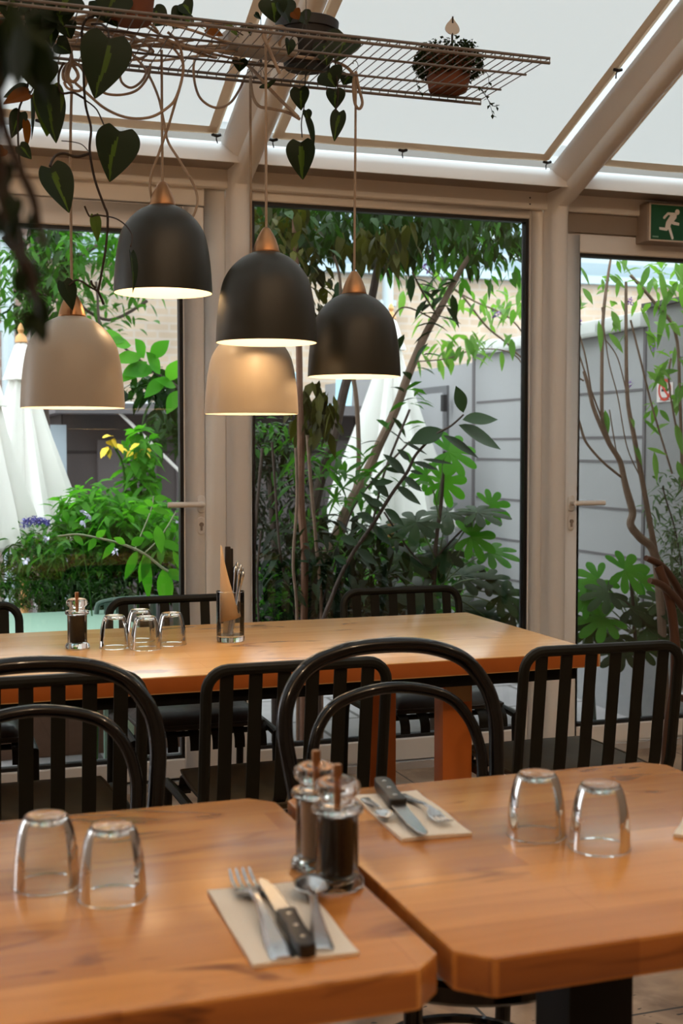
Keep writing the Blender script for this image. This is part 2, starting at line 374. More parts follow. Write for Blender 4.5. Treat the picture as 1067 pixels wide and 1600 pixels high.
for a, b in bays: rg.hexa([(a, 4.86, zf(4.86)+.07), (b, 4.86, zf(4.86)+.07), (b, YB, zf(YB)+.07), (a, YB, zf(YB)+.07)], [(a, 4.86, zf(4.86)+.078), (b, 4.86, zf(4.86)+.078), (b, YB, zf(YB)+.078), (a, YB, zf(YB)+.078)])
wr = struct(rg.build('window_4', M['roof_glass'], smooth=False))

PW = .040  # half width of a post
for i, x in enumerate(RX):
    m = MB()
    # post and rafter in one bent profile: sweep a rounded section
    ex = [(-PW, .055), (-PW, -.012), (-PW+.012, -.03), (-PW+.026, -.036), (PW-.026, -.036), (PW-.012, -.03), (PW, -.012), (PW, .055)]
    def ring(py_, pz_, dirn):  # dirn: unit vector of the section's "depth" axis (outwards) in YZ
        return [V(x+u, py_+dirn[0]*(v+.036), pz_+dirn[1]*(v+.036)) for u, v in ex]
    A = math.atan(SL); stations = [((4.665, 0.0), (1, 0)), ((4.665, zr(4.665)-.03), (1, 0)), ((4.655, zr(4.665)+.01), (math.cos(A*1.6), math.sin(A*1.6))), ((4.60, zr(4.60)), (math.sin(A), math.cos(A))), ((YB, zr(YB)), (math.sin(A), math.cos(A)))]
    vs = []
    for (p, dr) in stations: vs += ring(p[0], p[1], dr)
    n = len(ex); fs = [(k*n+q, k*n+(q+1) % n, (k+1)*n+(q+1) % n, (k+1)*n+q) for k in range(len(stations)-1) for q in range(n)]
    m.add(vs, fs)
    post = struct(m.build('trim_%d' % (i+1), M['frame'], angle=50))
    # sloping side flanges that carry the glazing
    f = MB()
    for sgn in (-1, 1):
        out = 1.0 if sgn < 0 else .55
        prof = [(PW-.002, .040), (PW+.016*out, .050), (PW+.038*out, .078), (PW+.050*out, .098), (PW+.053*out, .116), (PW-.002, .116)]
        v2 = []
        for y in (4.60, YB): v2 += [V(x+sgn*u, y, zr(y)+w_) for u, w_ in prof]
        k = len(prof); f.add(v2, [(q, (q+1) % k, k+(q+1) % k, k+q) for q in range(k)])
    f.build('flange', M['frame'], post)
# the eaves: head beam, soffit and a curved fascia under the glazing
ev = MB(); ev.box(-3.4, 5.0, 4.715, 4.87, 2.262, 2.335)
hb_ = struct(ev.build('trim_7', M['frame'], bevel=.004, segs=1))
for px, py in ((828, 309), (828, 319)):
    p = PY(px, py, 4.715); g = MB(); g.tube([(p.x, 4.714, p.z), (p.x, 4.7165, p.z)], .0035, 10); g.build('screw', M['gasket'], hb_)
so = MB(); so.prism([(4.56, 2.329), (4.87, 2.329), (4.87, 2.336), (4.56, 2.336)], -3.4, 5.0)
struct(so.build('trim_8', M['frame_dark'], smooth=False))
fa = MB(); fa.prism([(4.552, 2.322), (4.562, 2.322), (4.568, 2.35), (4.588, 2.38), (4.625, 2.40), (4.625, 2.408), (4.582, 2.39), (4.560, 2.36)], -3.4, 5.0)
struct(fa.build('trim_9', M['frame'], angle=60))

def rect_frame(mb, x0, x1, z0, z1, y0, y1, wl, wr_, wt, wb):
    mb.box(x0, x0+wl, y0, y1, z0, z1); mb.box(x1-wr_, x1, y0, y1, z0, z1)
    mb.box(x0+wl, x1-wr_, y0, y1, z1-wt, z1); mb.box(x0+wl, x1-wr_, y0, y1, z0, z0+wb)
def leafunit(name, x0, x1, z0, z1, wl, wr_, wt, wb, fy, handle=None, gy=.045):
    root = bpy.data.objects.new(name, None); COL.objects.link(root); struct(root)
    m = MB(); rect_frame(m, x0, x1, z0, z1, fy, fy+.06, wl, wr_, wt, wb); m.build(name.split('_')[0]+'_frame', M['frame'], root, bevel=.004, segs=1)
    g = MB(); rect_frame(g, x0+wl-.001, x1-wr_+.001, z0+wb-.001, z1-wt+.001, fy+.012, fy+.05, .014, .014, .014, .014); g.build('gasket', M['gasket'], root, smooth=False)
    MB().box(x0+wl, x1-wr_, fy+gy-.012, fy+gy-.007, z0+wb, z1-wt).build('glass_pane', M['glass'], root, smooth=False)
    return root
# window_1: the fixed pane between the two posts
w1 = leafunit('window_1', RX[3]+PW, RX[4]-PW, .03, 2.262, .022, .062, .035, .09, 4.745)
def door_handle(root, x, y, z, sgn, key=True):
    h = MB()
    h.tube([(x, y, z), (x, y-.045, z)], .011, 14); h.tube([(x, y-.04, z), (x+sgn*.01, y-.045, z), (x+sgn*.135, y-.045, z)], .0105, 12)
    hd = h.build('handle', M['frame'], root)
    r = MB(); oval = lambda cz, rx, rz: [(x+rx*math.cos(a)*1, cz+(rz-rx)*(1 if math.sin(a) > 0 else -1)+rx*math.sin(a)) for a in [2*PI*(k+.5)/24 for k in range(24)]]
    r.prism(oval(z, .016, .034), y-.009, y, 'y'); r.build('rosette', M['frame'], root, bevel=.003, segs=1)
    r = MB(); r.prism(oval(z-.082, .016, .034), y-.007, y, 'y'); k = r.build('lock_plate', M['frame'], root, bevel=.003, segs=1)
    c = MB(); c.tube([(x, y-.007, z-.077), (x, y-.012, z-.077)], .0085, 14); c.box(x-.004, x+.004, y-.011, y-.006, z-.100, z-.08); c.build('key_cylinder', M['frame_dark'], k)
# door_1 (left): fixed jamb beside the post, then the door leaf
dl = PY(288, 700, 4.74).x; jl = PY(322, 700, 4.74).x
d1 = leafunit('door_1', -.06, jl-.004, .035, 2.19, .08, jl-.004-dl, .095, .075, 4.742)
door_handle(d1, PY(314, 788, 4.74).x, 4.742, PY(314, 788, 4.72).z, -1)
j = MB(); rect_frame(j, RX[2]+PW, RX[3]-PW, .0, 2.262, 4.752, 4.83, .04, RX[3]-PW-jl, .066, .03)
j.box(RX[2]+PW, jl, 4.79, 4.83, 2.15, 2.2)
j.build('jamb', M['frame'], d1, bevel=.003, segs=1)
# door_2 (right)
x0 = RX[4]+PW
d2 = leafunit('door_2', x0+.012, x0+1.18, .035, 2.175, .075, .08, .075, .075, 4.742)
door_handle(d2, x0+.055, 4.742, PY(893, 786, 4.72).z, 1)
j = MB(); rect_frame(j, x0, RX[5]-PW, .0, 2.205, 4.752, 4.83, .012, .07, .03, .03); j.build('jamb', M['frame'], d2, bevel=.003, segs=1)
hb = MB(); hb.box(x0, RX[5]-PW, 4.735, 4.83, 2.182, 2.262); hb.build('head_panel', M['frame_dark'], d2, bevel=.003, segs=1)
# glazing beyond the frame's left edge, and the threshold
leafunit('window_2', RX[1]+PW, RX[2]-PW, .03, 2.262, .05, .05, .05, .09, 4.745)
leafunit('window_3', RX[5]+PW, 4.98, .03, 2.262, .05, .05, .05, .09, 4.745)
th = MB(); th.box(-3.4, 5.0, 4.72, 4.9, 0, .03); struct(th.build('trim_10', mat('aluminium_sill', (.75, .76, .78), .25, metal=.6), smooth=False))
# ------------------------------------------------------------------ tables
TZ = .75
M['edge_wood'] = mat('edge_wood', (.46, .12, .020), .4, noise=(9, .2)); M['edge_front'] = woodtop('edge_front', (.16, .045, .010), (.48, .17, .038), .35)  # edges darker and redder: varnish, plus their weaker light painted into the colour
def cut_rect(x0, x1, y0, y1, c):
    return [(x0+c, y0), (x1-c, y0), (x1, y0+c), (x1, y1-c), (x1-c, y1), (x0+c, y1), (x0, y1-c), (x0, y0+c)]
def front_table(x0, x1, label, off):
    y0, y1 = 1.205, 1.895; cx, cy = (x0+x1)/2, (y0+y1)/2
    t = thing('restaurant_table', label, 'table', (cx, cy, 0))
    m = MB(); m.prism([(u-cx+off, v-cy) for u, v in cut_rect(x0, x1, y0, y1, .034)], -.045, 0, 'z', 1)
    o = m.build('tabletop', [M['wood_front'], M['edge_front']], t, bevel=.0045, segs=2); o.location = (-off, 0, TZ)
    m = MB(); m.box(-.05, .05, -.05, .05, .03, TZ-.06); m.build('pedestal', M['metal_black'], t, bevel=.006)
    m = MB(); m.box(-.26, .26, -.035, .035, 0, .03); m.box(-.035, .035, -.26, .26, 0, .03); m.build('foot', M['metal_black'], t)
    m = MB(); m.box(-.2, .2, -.2, .2, TZ-.06, TZ-.0455); m.build('mounting_plate', M['metal_black'], t)
    return t
front_table(-.15, .538, 'square-edged beech table front left, set with a fork, knife and spoon on a napkin', 3.1)
front_table(.556, 1.235, 'beech table front right, set with a knife pointing towards the camera', 1.37)
t = thing('dining_table', 'long pale beech table by the windows under the pendant lamps', 'table', (.4, 3.4, 0))
m = MB(); m.prism([(u-.4, v-3.4) for u, v in cut_rect(-1.0, 1.762, 2.972, 3.828, .006)], -.042, 0, 'z', 1); o = m.build('tabletop', [M['wood_back'], M['edge_wood']], t, bevel=.003, segs=2); o.location.z = TZ
m = MB(); m.box(-1.36, 1.30, -.40, -.375, TZ-.075, TZ-.043); m.box(-1.36, 1.30, .375, .40, TZ-.075, TZ-.043); m.box(-1.36, -1.335, -.375, .375, TZ-.075, TZ-.043); m.box(1.275, 1.30, -.375, .375, TZ-.075, TZ-.043); m.build('apron', M['metal_black'], t)
for lx in (1.004, -1.1):
    for ly in (-.265, .29):
        m = MB(); m.box(lx-.043, lx+.043, ly-.03, ly+.03, 0, TZ-.043); l = m.build('leg', M['leg_wood'], t, bevel=.004)
        if lx > 0 and ly < 0:
            m = MB(); m.box(lx-.036, lx+.036, ly-.036, ly-.030, .612, .668); m.build('leg_bracket', mat('tape', (.50, .30, .14), .4), l, bevel=.001, segs=1)

# ------------------------------------------------------------------ slatted metal chairs (local: sitter looks to +Y)
def slat_chair(label):
    c = thing('slatted_chair', label, 'chair'); W = .218; SZ = .44; TB = .80
    bot, top = -.19, -.235
    def by(z): return bot+(top-bot)*max(0, (z-SZ)/(TB-SZ))
    f = MB(); r = .05
    pts = [(-W, by(SZ-.02)+.02, SZ-.015), (-W, by(SZ+.04), SZ+.05)]
    pts += [(-W, by(TB-r-.02), TB-r-.02)]
    for k in range(7): a = PI-(PI/2)*k/6; pts.append((-W+r+r*math.cos(a), by(TB-r+r*math.sin(a)), TB-r+r*math.sin(a)-.012))
    for k in range(7): a = PI/2-(PI/2)*k/6; pts.append((W-r+r*math.cos(a), by(TB-r+r*math.sin(a)), TB-r+r*math.sin(a)-.012))
    pts += [(W, by(TB-r-.02), TB-r-.02), (W, by(SZ+.04), SZ+.05), (W, by(SZ-.02)+.02, SZ-.015)]
    f.tube(pts, .0135, 10); f.build('back_frame', M['metal_green'], c)
    for s in (-1, 1):
        l = MB(); l.tube([(s*W, -.17, SZ-.015), (s*W, .19, SZ-.018), (s*W, .222, SZ-.05), (s*W, .228, .20), (s*W, .232, 0)], .0125, 10, smooth=5); l.build('leg', M['metal_green'], c)
        l = MB(); l.tube([(s*W, -.175, SZ-.012), (s*W, -.205, SZ-.06), (s*W, -.222, .2), (s*W, -.235, 0)], .0125, 10, smooth=5); l.build('leg', M['metal_green'], c)
    for yy in (.15, -.15): x_ = MB(); x_.tube([(-W, yy, SZ-.02), (W, yy, SZ-.02)], .009, 8); x_.build('crossbar', M['metal_green'], c)
    n = 6; pitch = (2*W-.02)/n*.985
    for i in range(n):
        x = (i-(n-1)/2)*pitch; hw = .0158; m = MB()
        path = [(by(TB-.02), TB-.018), (by(.7), .7), (by(.6), .6), (by(.5), .5), (by(.47)+.006, .468), (bot+.03, .448), (bot+.06, .444), (0, .438), (.16, .442), (.205, .437), (.226, .415), (.23, .385)]
        P = catmull([V(0, a, b) for a, b in path], 4); k = len(P)
        vs = []
        for q in range(k):
            tn = (P[min(q+1, k-1)]-P[max(q-1, 0)]).normalized(); nn = V(0, -tn.z, tn.y)*.0022
            vs += [P[q]+nn+V(x-hw, 0, 0), P[q]+nn+V(x+hw, 0, 0), P[q]-nn+V(x+hw, 0, 0), P[q]-nn+V(x-hw, 0, 0)]
        fs = [(4*q+a, 4*q+(a+1) % 4, 4*q+4+(a+1) % 4, 4*q+4+a) for q in range(k-1) for a in range(4)]+[(0, 1, 2, 3), (4*k-1, 4*k-2, 4*k-3, 4*k-4)]
        m.add(vs, fs); m.build('slat', M['metal_green'], c)
    return c
CG = 'slatted dark green chairs round the long table'
ch = slat_chair('dark green slatted chair near the long table, between the two black hoop chairs')
ch.location = (.868, 3.04, 0); ch['group'] = CG
copy_tree(ch, (.287, 3.04, 0), 0, 'dark green slatted chair half hidden behind the left black hoop chair', CG)
copy_tree(ch, (1.675, 3.035, 0), -.03, 'dark green slatted chair with its tall back at the right end of the long table', CG)
copy_tree(ch, (.862, 3.955, 0), PI, 'slatted chair beyond the long table, behind the four upturned glasses', CG)
copy_tree(ch, (1.675, 3.955, 0), PI, 'slatted chair beyond the right half of the long table, in front of the big-leaved shrub', CG)
copy_tree(ch, (.140, 3.955, 0), PI, 'slatted chair beyond the long table at the left edge of the view', CG)
def cushion(label, m_, loc, rz, group, th=.034):
    g = MB(); n = 16; vs = []; R = .195
    for j in range(n+1):
        for i in range(n+1):
            u = -1+2*i/n; v = -1+2*j/n
            e = max(abs(u), abs(v)); edge = (1-e**6)
            sx = u*R*(1-.05*v*v); sy = v*R*(1-.04*u*u)
            vs.append(V(sx, sy, .012+th*(edge**.5)*.9-.004*math.exp(-8*(u*u+v*v))))
    b = len(vs); vs += [V(p.x, p.y, .0) for p in vs]
    N = n+1
    fs = [(j*N+i, j*N+i+1, (j+1)*N+i+1, (j+1)*N+i) for j in range(n) for i in range(n)]
    fs += [(b+j*N+i, b+(j+1)*N+i, b+(j+1)*N+i+1, b+j*N+i+1) for j in range(n) for i in range(n)]
    rim = [i for i in range(N)]+[j*N+n for j in range(1, N)]+[n*N+i for i in range(n-1, -1, -1)]+[j*N for j in range(n-1, 0, -1)]
    for k in range(len(rim)): a, c = rim[k], rim[(k+1) % len(rim)]; fs.append((a, b+a, b+c, c))
    g.add(vs, fs); t = thing('seat_cushion', label, 'cushion', loc, rz, group)
    g.build('cushion_body', m_, t, angle=60)
    p = MB(); ring_ = [V(vs[k].x*1.005, vs[k].y*1.005, .012) for k in rim]; p.tube(ring_, .004, 6, closed=True); p.build('piping', m_, t)
    return t
for x, lb in ((.862, 'dark leather cushion on the chair beyond the table behind the glasses'), (1.675, 'dark leather cushion on the chair beyond the right half of the long table'), (.14, 'dark leather cushion on the far chair at the left edge')):
    cushion(lb, M['cushion'], (x, 3.945, .4425), PI, 'cushions on the far chairs', .046)
for x, lb in ((.868, 'thin olive brown pad on the near chair between the black hoop chairs'), (.287, 'thin olive brown pad on the near chair behind the left black hoop chair'), (1.675, 'thin olive brown pad on the near chair at the right end of the table')):
    cushion(lb, M['pad'], (x, 3.05, .4425), 0, 'thin pads on the near chairs', .014)

# ------------------------------------------------------------------ bentwood chairs (local: sitter looks to -Y)
def bent_chair(label, m_, tall=.90, lean=.13):
    c = thing('bentwood_chair', label, 'chair')
    def yb(z): return .12+lean*max(0, (z-.45)/.45)
    h = MB(); P = []
    half = [(.205, .0), (.200, .25), (.188, .45), (.198, .56), (.214, .68), (.220, .75), (.208, .81), (.165, .865), (.09, .893), (0, tall)]
    P = [V(-x, yb(z)+(.03 if z < .1 else 0), z) for x, z in half]+[V(x, yb(z)+(.03 if z < .1 else 0), z) for x, z in half[::-1][1:]]
    h.tube(P, .0155, 14, smooth=6); h.build('back_hoop', m_, c)
    h = MB(); half = [(.145, .44), (.158, .54), (.172, .64), (.174, .70), (.154, .76), (.105, .803), (0, .822)]
    P = [V(-x, yb(z)-.012, z) for x, z in half]+[V(x, yb(z)-.012, z) for x, z in half[::-1][1:]]
    h.tube(P, .0115, 12, smooth=6); h.build('inner_hoop', m_, c)
    s = MB(); s.lathe([(0, .452), (.15, .452), (.172, .456), (.20, .468), (.225, .470), (.233, .462), (.233, .438), (.224, .430), (.17, .432), (0, .438)], 48, (0, -.135, 0)); s.build('seat', m_, c)
    for sx in (-1, 1):
        l = MB(); l.tube([(sx*.15, -.265, .44), (sx*.155, -.275, .25), (sx*.17, -.29, 0)], [.016, .0145, .0115], 12, smooth=5); l.build('leg', m_, c)
    s = MB(); s.tube([V(.155*math.cos(a), -.12+.155*math.sin(a), .235) for a in [2*PI*k/36 for k in range(36)]], .009, 8, closed=True); s.build('stretcher', m_, c)
    return c
b = bent_chair('black lacquered bentwood chair with two hoops, behind the right front table', M['bent_black'])
b.location = (.905, 2.10, 0); b['group'] = 'black bentwood chairs at the front tables'
copy_tree(b, (.222, 2.10, 0), 0, 'black lacquered bentwood chair with two hoops, behind the left front table', 'black bentwood chairs at the front tables')
# brown bentwood armchair by the right door, seen at the right edge
c = thing('bentwood_armchair', 'reddish brown bentwood armchair at the right edge of the picture', 'chair', (0, 0, 0))
Ya = 3.62
def Q(px, py, y=Ya): return PY(px, py, y)
m = MB(); m.tube([Q(1009, 872, 3.5), Q(1030, 882, 3.53), Q(1052, 908, 3.6), Q(1075, 950, 3.68), Q(1110, 985, 3.8)], [.009, .013, .014, .013, .012], 12, smooth=6); m.build('arm', M['bench_wood'], c)
m = MB(); m.tube([Q(1015, 907, 3.42), Q(1035, 915, 3.45), Q(1060, 940, 3.5), Q(1085, 975, 3.58), Q(1120, 1010, 3.7)], [.009, .012, .013, .012, .012], 12, smooth=6); m.build('arm', M['bench_wood'], c)
m = MB(); m.tube([Q(1028, 885, 3.52), Q(1044, 930, 3.5), Q(1053, 985, 3.49), Q(1056, 1060, 3.48), Q(1046, 1130, 3.47), Q(1040, 1200, 3.46), (Q(1040, 1200, 3.46).x, 3.46, 0)], [.015, .015, .015, .019, .018, .016, .014], 12, smooth=6); m.build('leg', M['bench_wood'], c)
q = Q(1075, 960, 3.7)
m = MB(); m.tube([q, (q.x+.02, 3.72, .5), (q.x+.03, 3.75, 0)], .016, 12, smooth=4); m.build('leg', M['bench_wood'], c)
sx_, sy_ = q.x+.14, 3.62
m = MB(); m.lathe([(0, .44), (.2, .44), (.215, .45), (.215, .47), (.2, .478), (0, .470)], 40, (sx_, sy_, 0)); m.build('seat', M['bench_wood'], c)
for dx, dy in ((.22, -.15), (.22, .16)):
    m = MB(); m.tube([(sx_+dx*.8, sy_+dy*.8, .45), (sx_+dx, sy_+dy, 0)], .016, 10); m.build('leg', M['bench_wood'], c)
m = MB(); m.tube([(q.x+.03, 3.72, .6), (q.x+.05, 3.74, .82), (q.x+.2, 3.86, .87), (q.x+.36, 3.74, .82), (q.x+.38, 3.7, .5)], .015, 12, smooth=6); m.build('back_hoop', M['bench_wood'], c)

# ------------------------------------------------------------------ tableware
def tumbler(label, group):
    t = thing('glass_tumbler', label, 'glass', group=group)
    out = [(.0270, .0850), (.0298, .0800), (.0342, .066), (.0383, .044), (.0402, .022), (.0410, .0008)]
    m = MB(); m.lathe(catmull2(out), 48); m.build('glass_body', M['thin'], t, angle=60)
    m = MB(); m.lathe([(0, .0875), (.018, .0872), (.020, .0882), (.0240, .0882), (.0266, .0865), (.0274, .0835), (.0268, .0800), (.022, .0780), (0, .0780)], 48); m.build('glass_base', M['clear'], t, angle=60, fixn=True)
    m = MB(); m.tube([V(.0408*math.cos(2*PI*k/48), .0408*math.sin(2*PI*k/48), .0012) for k in range(48)], .0009, 6, closed=True); m.build('rim', M['clear'], t, fixn=True)
    return t
def on(px, py): p = PZ(px, py, TZ); return (p.x, p.y, TZ+.0004)
G1 = 'upturned tumblers on the front tables'; G2 = 'upturned tumblers on the long table'
tb = tumbler('upturned tumbler on the right front table, the left and farther of its pair', G1); tb.location = on(838, 1305)
copy_tree(tb, on(937, 1325), None, 'upturned tumbler on the right front table, the right and nearer of its pair', G1)
copy_tree(tb, on(73, 1383), None, 'upturned tumbler on the left front table, nearest the left edge of the picture', G1)
copy_tree(tb, on(176, 1402), None, 'upturned tumbler on the left front table, the right one of its pair', G1)
for (px, py), lb in (((179, 1012), 'upturned tumbler on the long table, nearest the pepper mill'), ((219, 1001), 'upturned tumbler on the long table, back one of the four'), ((228, 1014), 'upturned tumbler on the long table, front one of the four'), ((268, 1007), 'upturned tumbler on the long table, right one of the four')):
    copy_tree(tb, on(px, py), None, lb, G2)
def mill(label, fill, loc, group='clear pepper and salt mills'):
    t = thing('spice_mill', label, 'mill', loc, 0, group)
    m = MB(); m.lathe([(0, .002), (.030, .0), (.033, .003), (.033, .009), (.030, .013), (.0272, .0155), (0, .0155)], 44); m.build('base', M['acrylic'], t, angle=40, fixn=True)
    m = MB(); m.lathe([(.0270, .0155), (.0262, .020), (.0262, .088), (.0275, .0915)], 44); m.build('body', M['thin'], t, angle=40)
    m = MB(); m.lathe([(0, .0918), (.0285, .0918), (.0320, .094), (.0325, .099), (.0300, .102), (.024, .103), (0, .103)], 44); m.build('collar', M['acrylic'], t, angle=40, fixn=True)
    m = MB(); m.lathe([(0, .0165), (.0190, .0165), (.0195, .02), (.0195, .0885), (.012, .0905), (0, .091)], 32); m.build('filling', fill, t)
    m = MB(); m.lathe([(0, .1035), (.0215, .1035), (.0200, .108), (.0208, .112), (.0270, .117), (.0292, .123), (.0275, .130), (.0215, .1345), (.012, .1365), (0, .137)], 44); m.build('knob', M['acrylic'], t, angle=40, fixn=True)
    m = MB(); m.lathe([(0, .0985), (.003, .0985), (.003, .105), (.0035, .136), (.0056, .1372), (.0056, .150), (.0048, .152), (0, .1522)], 24); m.build('metal_stem', M['copper'], t, angle=40)
    return t
mill('clear mill full of black pepper on the front tables, the nearer of two mills', M['pepper'], on(527, 1385))
mill('pale salt mill half hidden behind the pepper mill on the left front table', M['salt'], on(494, 1355))
mill('small clear pepper mill on the long table beside the four tumblers', M['pepper'], on(121, 1013))
# napkins
def napkin(label, cx, cy, w, h, rz):
    t = MB(); nx, ny = 8, 14; vs = []
    for L_ in range(2):
        for j in range(ny+1):
            for i in range(nx+1):
                u, v = i/nx-.5, j/ny-.5
                vs.append(V(u*w, v*h, (.0006 if L_ == 0 else .0045)+.0012*math.sin(9*v+3*u)*(L_)))
    N = nx+1; b = N*(ny+1)
    fs = [(b+j*N+i, b+j*N+i+1, b+(j+1)*N+i+1, b+(j+1)*N+i) for j in range(ny) for i in range(nx)]+[(j*N+i, (j+1)*N+i, (j+1)*N+i+1, j*N+i+1) for j in range(ny) for i in range(nx)]
    rim = [i for i in range(N)]+[j*N+nx for j in range(1, ny+1)]+[ny*N+i for i in range(nx-1, -1, -1)]+[j*N for j in range(ny-1, 0, -1)]
    for k in range(len(rim)): a, c = rim[k], rim[(k+1) % len(rim)]; fs.append((a, c, b+c, b+a))
    t.add(vs, fs); o = t.build('paper_napkin', M['napkin'], angle=40); o.location = (cx, cy, TZ); o.rotation_euler = (0, 0, rz)
    return tag(o, label, 'napkin', 'paper napkins under the cutlery')
napkin('folded white paper napkin on the left front table under fork, knife and spoon', .401, 1.377, .116, .236, -.03)
napkin('folded white paper napkin on the right front table, partly behind the mills', .702, 1.722, .104, .232, -.05)
napkin('corner of a folded napkin at the far right edge of the right front table', PZ(1058, 1303, TZ).x+.056, PZ(1058, 1303, TZ).y-.01, .10, .10, -.75)
NZ = TZ+.0062
def axis_mtx(p0, p1): # local +y runs from handle end p0 to working end p1
    p0, p1 = Vector(p0), Vector(p1); d = p1-p0
    return (p0.x, p0.y, NZ), math.atan2(d.y, d.x)-PI/2, d.length
def ribbon(mb, st):  # st: list of (y, halfwidth, z, thickness)
    vs = []
    for y, hw, z, th in st: vs += [V(-hw, y, z+.0), V(-hw*.6, y, z+th), V(hw*.6, y, z+th), V(hw, y, z), V(hw*.6, y, z-th*.2), V(-hw*.6, y, z-th*.2)]
    n = len(st); mb.add(vs, [(6*k+a, 6*k+(a+1) % 6, 6*k+6+(a+1) % 6, 6*k+6+a) for k in range(n-1) for a in range(6)]+[(5, 4, 3, 2, 1, 0), tuple(6*(n-1)+a for a in range(6))])
def fork(label, p0, p1, g):
    loc, rz, L_ = axis_mtx(p0, p1); s = L_/.195; t = thing('table_fork', label, 'fork', loc, rz, g); t.scale = (s, s, s)
    m = MB(); ribbon(m, [(0, .008, 0, .002), (.004, .0105, .0, .003), (.03, .0095, .002, .003), (.07, .005, .006, .0035), (.10, .0032, .010, .0035), (.125, .004, .011, .003), (.138, .0115, .008, .002), (.148, .0125, .005, .002), (.152, .0125, .0045, .002)]); m.build('handle', M['steel'], t)
    for k in range(4):
        x = (k-1.5)*.0066; m = MB(); m.tube([(x, .150, .0052), (x, .170, .0035), (x*.96, .187, .0065), (x*.94, .195, .010)], [.0021, .0019, .0016, .0008], 8, smooth=3, flat=.8); m.build('tine', M['steel'], t)
def spoon(label, p0, p1, g):
    loc, rz, L_ = axis_mtx(p0, p1); s = L_/.14; t = thing('teaspoon', label, 'spoon', loc, rz, g); t.scale = (s, s, s)
    m = MB(); ribbon(m, [(0, .007, 0, .002), (.004, .009, 0, .003), (.03, .007, .002, .003), (.06, .004, .006, .003), (.085, .0028, .009, .003), (.097, .004, .0085, .0025)]); m.build('handle', M['steel'], t)
    m = MB(); vs = []; N = 28; R = 8
    for q in range(R+1):
        for k in range(N):
            a = 2*PI*k/N; r = q/R; vs.append(V(.0145*r*math.sin(a)*(1+.08*math.cos(a)), .118-.022*r*math.cos(a), .001+.008*r*r))
    m.add(vs, [(q*N+k, q*N+(k+1) % N, (q+1)*N+(k+1) % N, (q+1)*N+k) for q in range(R) for k in range(N)]); o = m.build('bowl', M['steel'], t)
    sd = o.modifiers.new('thick', 'SOLIDIFY'); sd.thickness = .0012
def knife(label, p0, p1, g):
    loc, rz, L_ = axis_mtx(p0, p1); s = L_/.215; t = thing('steak_knife', label, 'knife', loc, rz, g); t.scale = (s, s, s)
    m = MB(); pr = [(0, .0), (-.007, .002), (-.0105, .012), (-.0105, .035), (-.0085, .06), (-.0095, .085), (-.0105, .098), (-.008, .102), (.009, .102), (.0105, .098), (.0095, .08), (.009, .05), (.0105, .02), (.008, .003)]
    m.prism(pr, .0, .0135, 'z'); h = m.build('handle', M['black_plastic'], t, bevel=.003, segs=3)
    for yy in (.022, .052, .084):
        r = MB(); r.lathe([(0, .0135), (.0028, .0135), (.0026, .0141), (0, .0142)], 14, (0, yy, 0)); r.build('rivet', M['steel'], h)
    m = MB(); m.prism([(-.008, .1), (.0085, .1), (.0085, .135), (.0075, .175), (.003, .203), (-.003, .215), (-.0075, .207), (-.0082, .17)], .0055, .0072, 'z'); m.build('blade', M['steel'], t, bevel=.0005, segs=1)
gc = 'cutlery on the left front table'; gd = 'cutlery on the right front table'
def pz(px, py): return PZ(px, py, TZ+.005)
fork('steel fork on the napkin of the left front table, tines pointing away', pz(443, 1500), pz(374, 1374), gc)
knife('steak knife with black riveted handle on the left napkin, blade pointing away', pz(482, 1500), pz(411, 1382), gc)
spoon('steel teaspoon with shiny bowl on the left front napkin', pz(504, 1487), pz(482, 1385), gc)
spoon('steel teaspoon lying bowl towards the camera on the right front napkin', pz(570, 1249), pz(606, 1287), gd)
knife('steak knife with black riveted handle on the right napkin, blade pointing to the camera', pz(594, 1231), pz(660, 1315), gd)
fork('steel fork on the right front napkin, tines towards the camera', pz(626, 1243), pz(700, 1293), gd)
# cutlery jar on the long table
jp = on(360, 1002)
t = thing('glass_jar', 'tall clear glass holding knives and a rolled paper on the long table', 'jar', jp)
m = MB(); m.lathe([(0, 0), (.036, 0), (.0395, .003), (.0398, .012), (.0385, .018), (.034, .019), (.02, .0175), (0, .017)], 48); m.build('glass_base', M['clear'], t, angle=50, fixn=True)
m = MB(); m.lathe([(.0386, .0175), (.0390, .140)], 48); m.build('glass_body', M['thin'], t)
m = MB(); m.tube([V(.039*math.cos(2*PI*k/48), .039*math.sin(2*PI*k/48), .1405) for k in range(48)], .001, 6, closed=True); m.build('rim', M['clear'], t, fixn=True)
pp = MB(); vs = []; n = 20  # rolled paper with a slanted edge
for i in range(n+1):
    a = math.radians(168+190*i/n); R = .030; u = i/n
    ztop = .270-.02*u if u < .18 else .266-.255*((u-.18)/.82)**.9
    zlow = .052+.02*u
    x, y = R*math.cos(a), R*math.sin(a)*.75
    for k in range(5): f_ = k/4; vs.append(V(x*(1-.1*f_), y-.000*f_, zlow+(max(ztop, zlow+.01)-zlow)*f_))
pp.add(vs, [(i*5+k, (i+1)*5+k, (i+1)*5+k+1, i*5+k+1) for i in range(n) for k in range(4)])
M['kraft'] = leafmat('cream_paper', (.80, .62, .43), (.80, .62, .43), .3, .8, (.8, .6, .4), .2)
o = pp.build('paper_sleeve', M['kraft']); o.location = (jp[0], jp[1], jp[2]+.0); tag(o, 'cream paper sleeve with slanted edge standing in the glass jar', 'paper'); sd = o.modifiers.new('t', 'SOLIDIFY'); sd.thickness = .0012
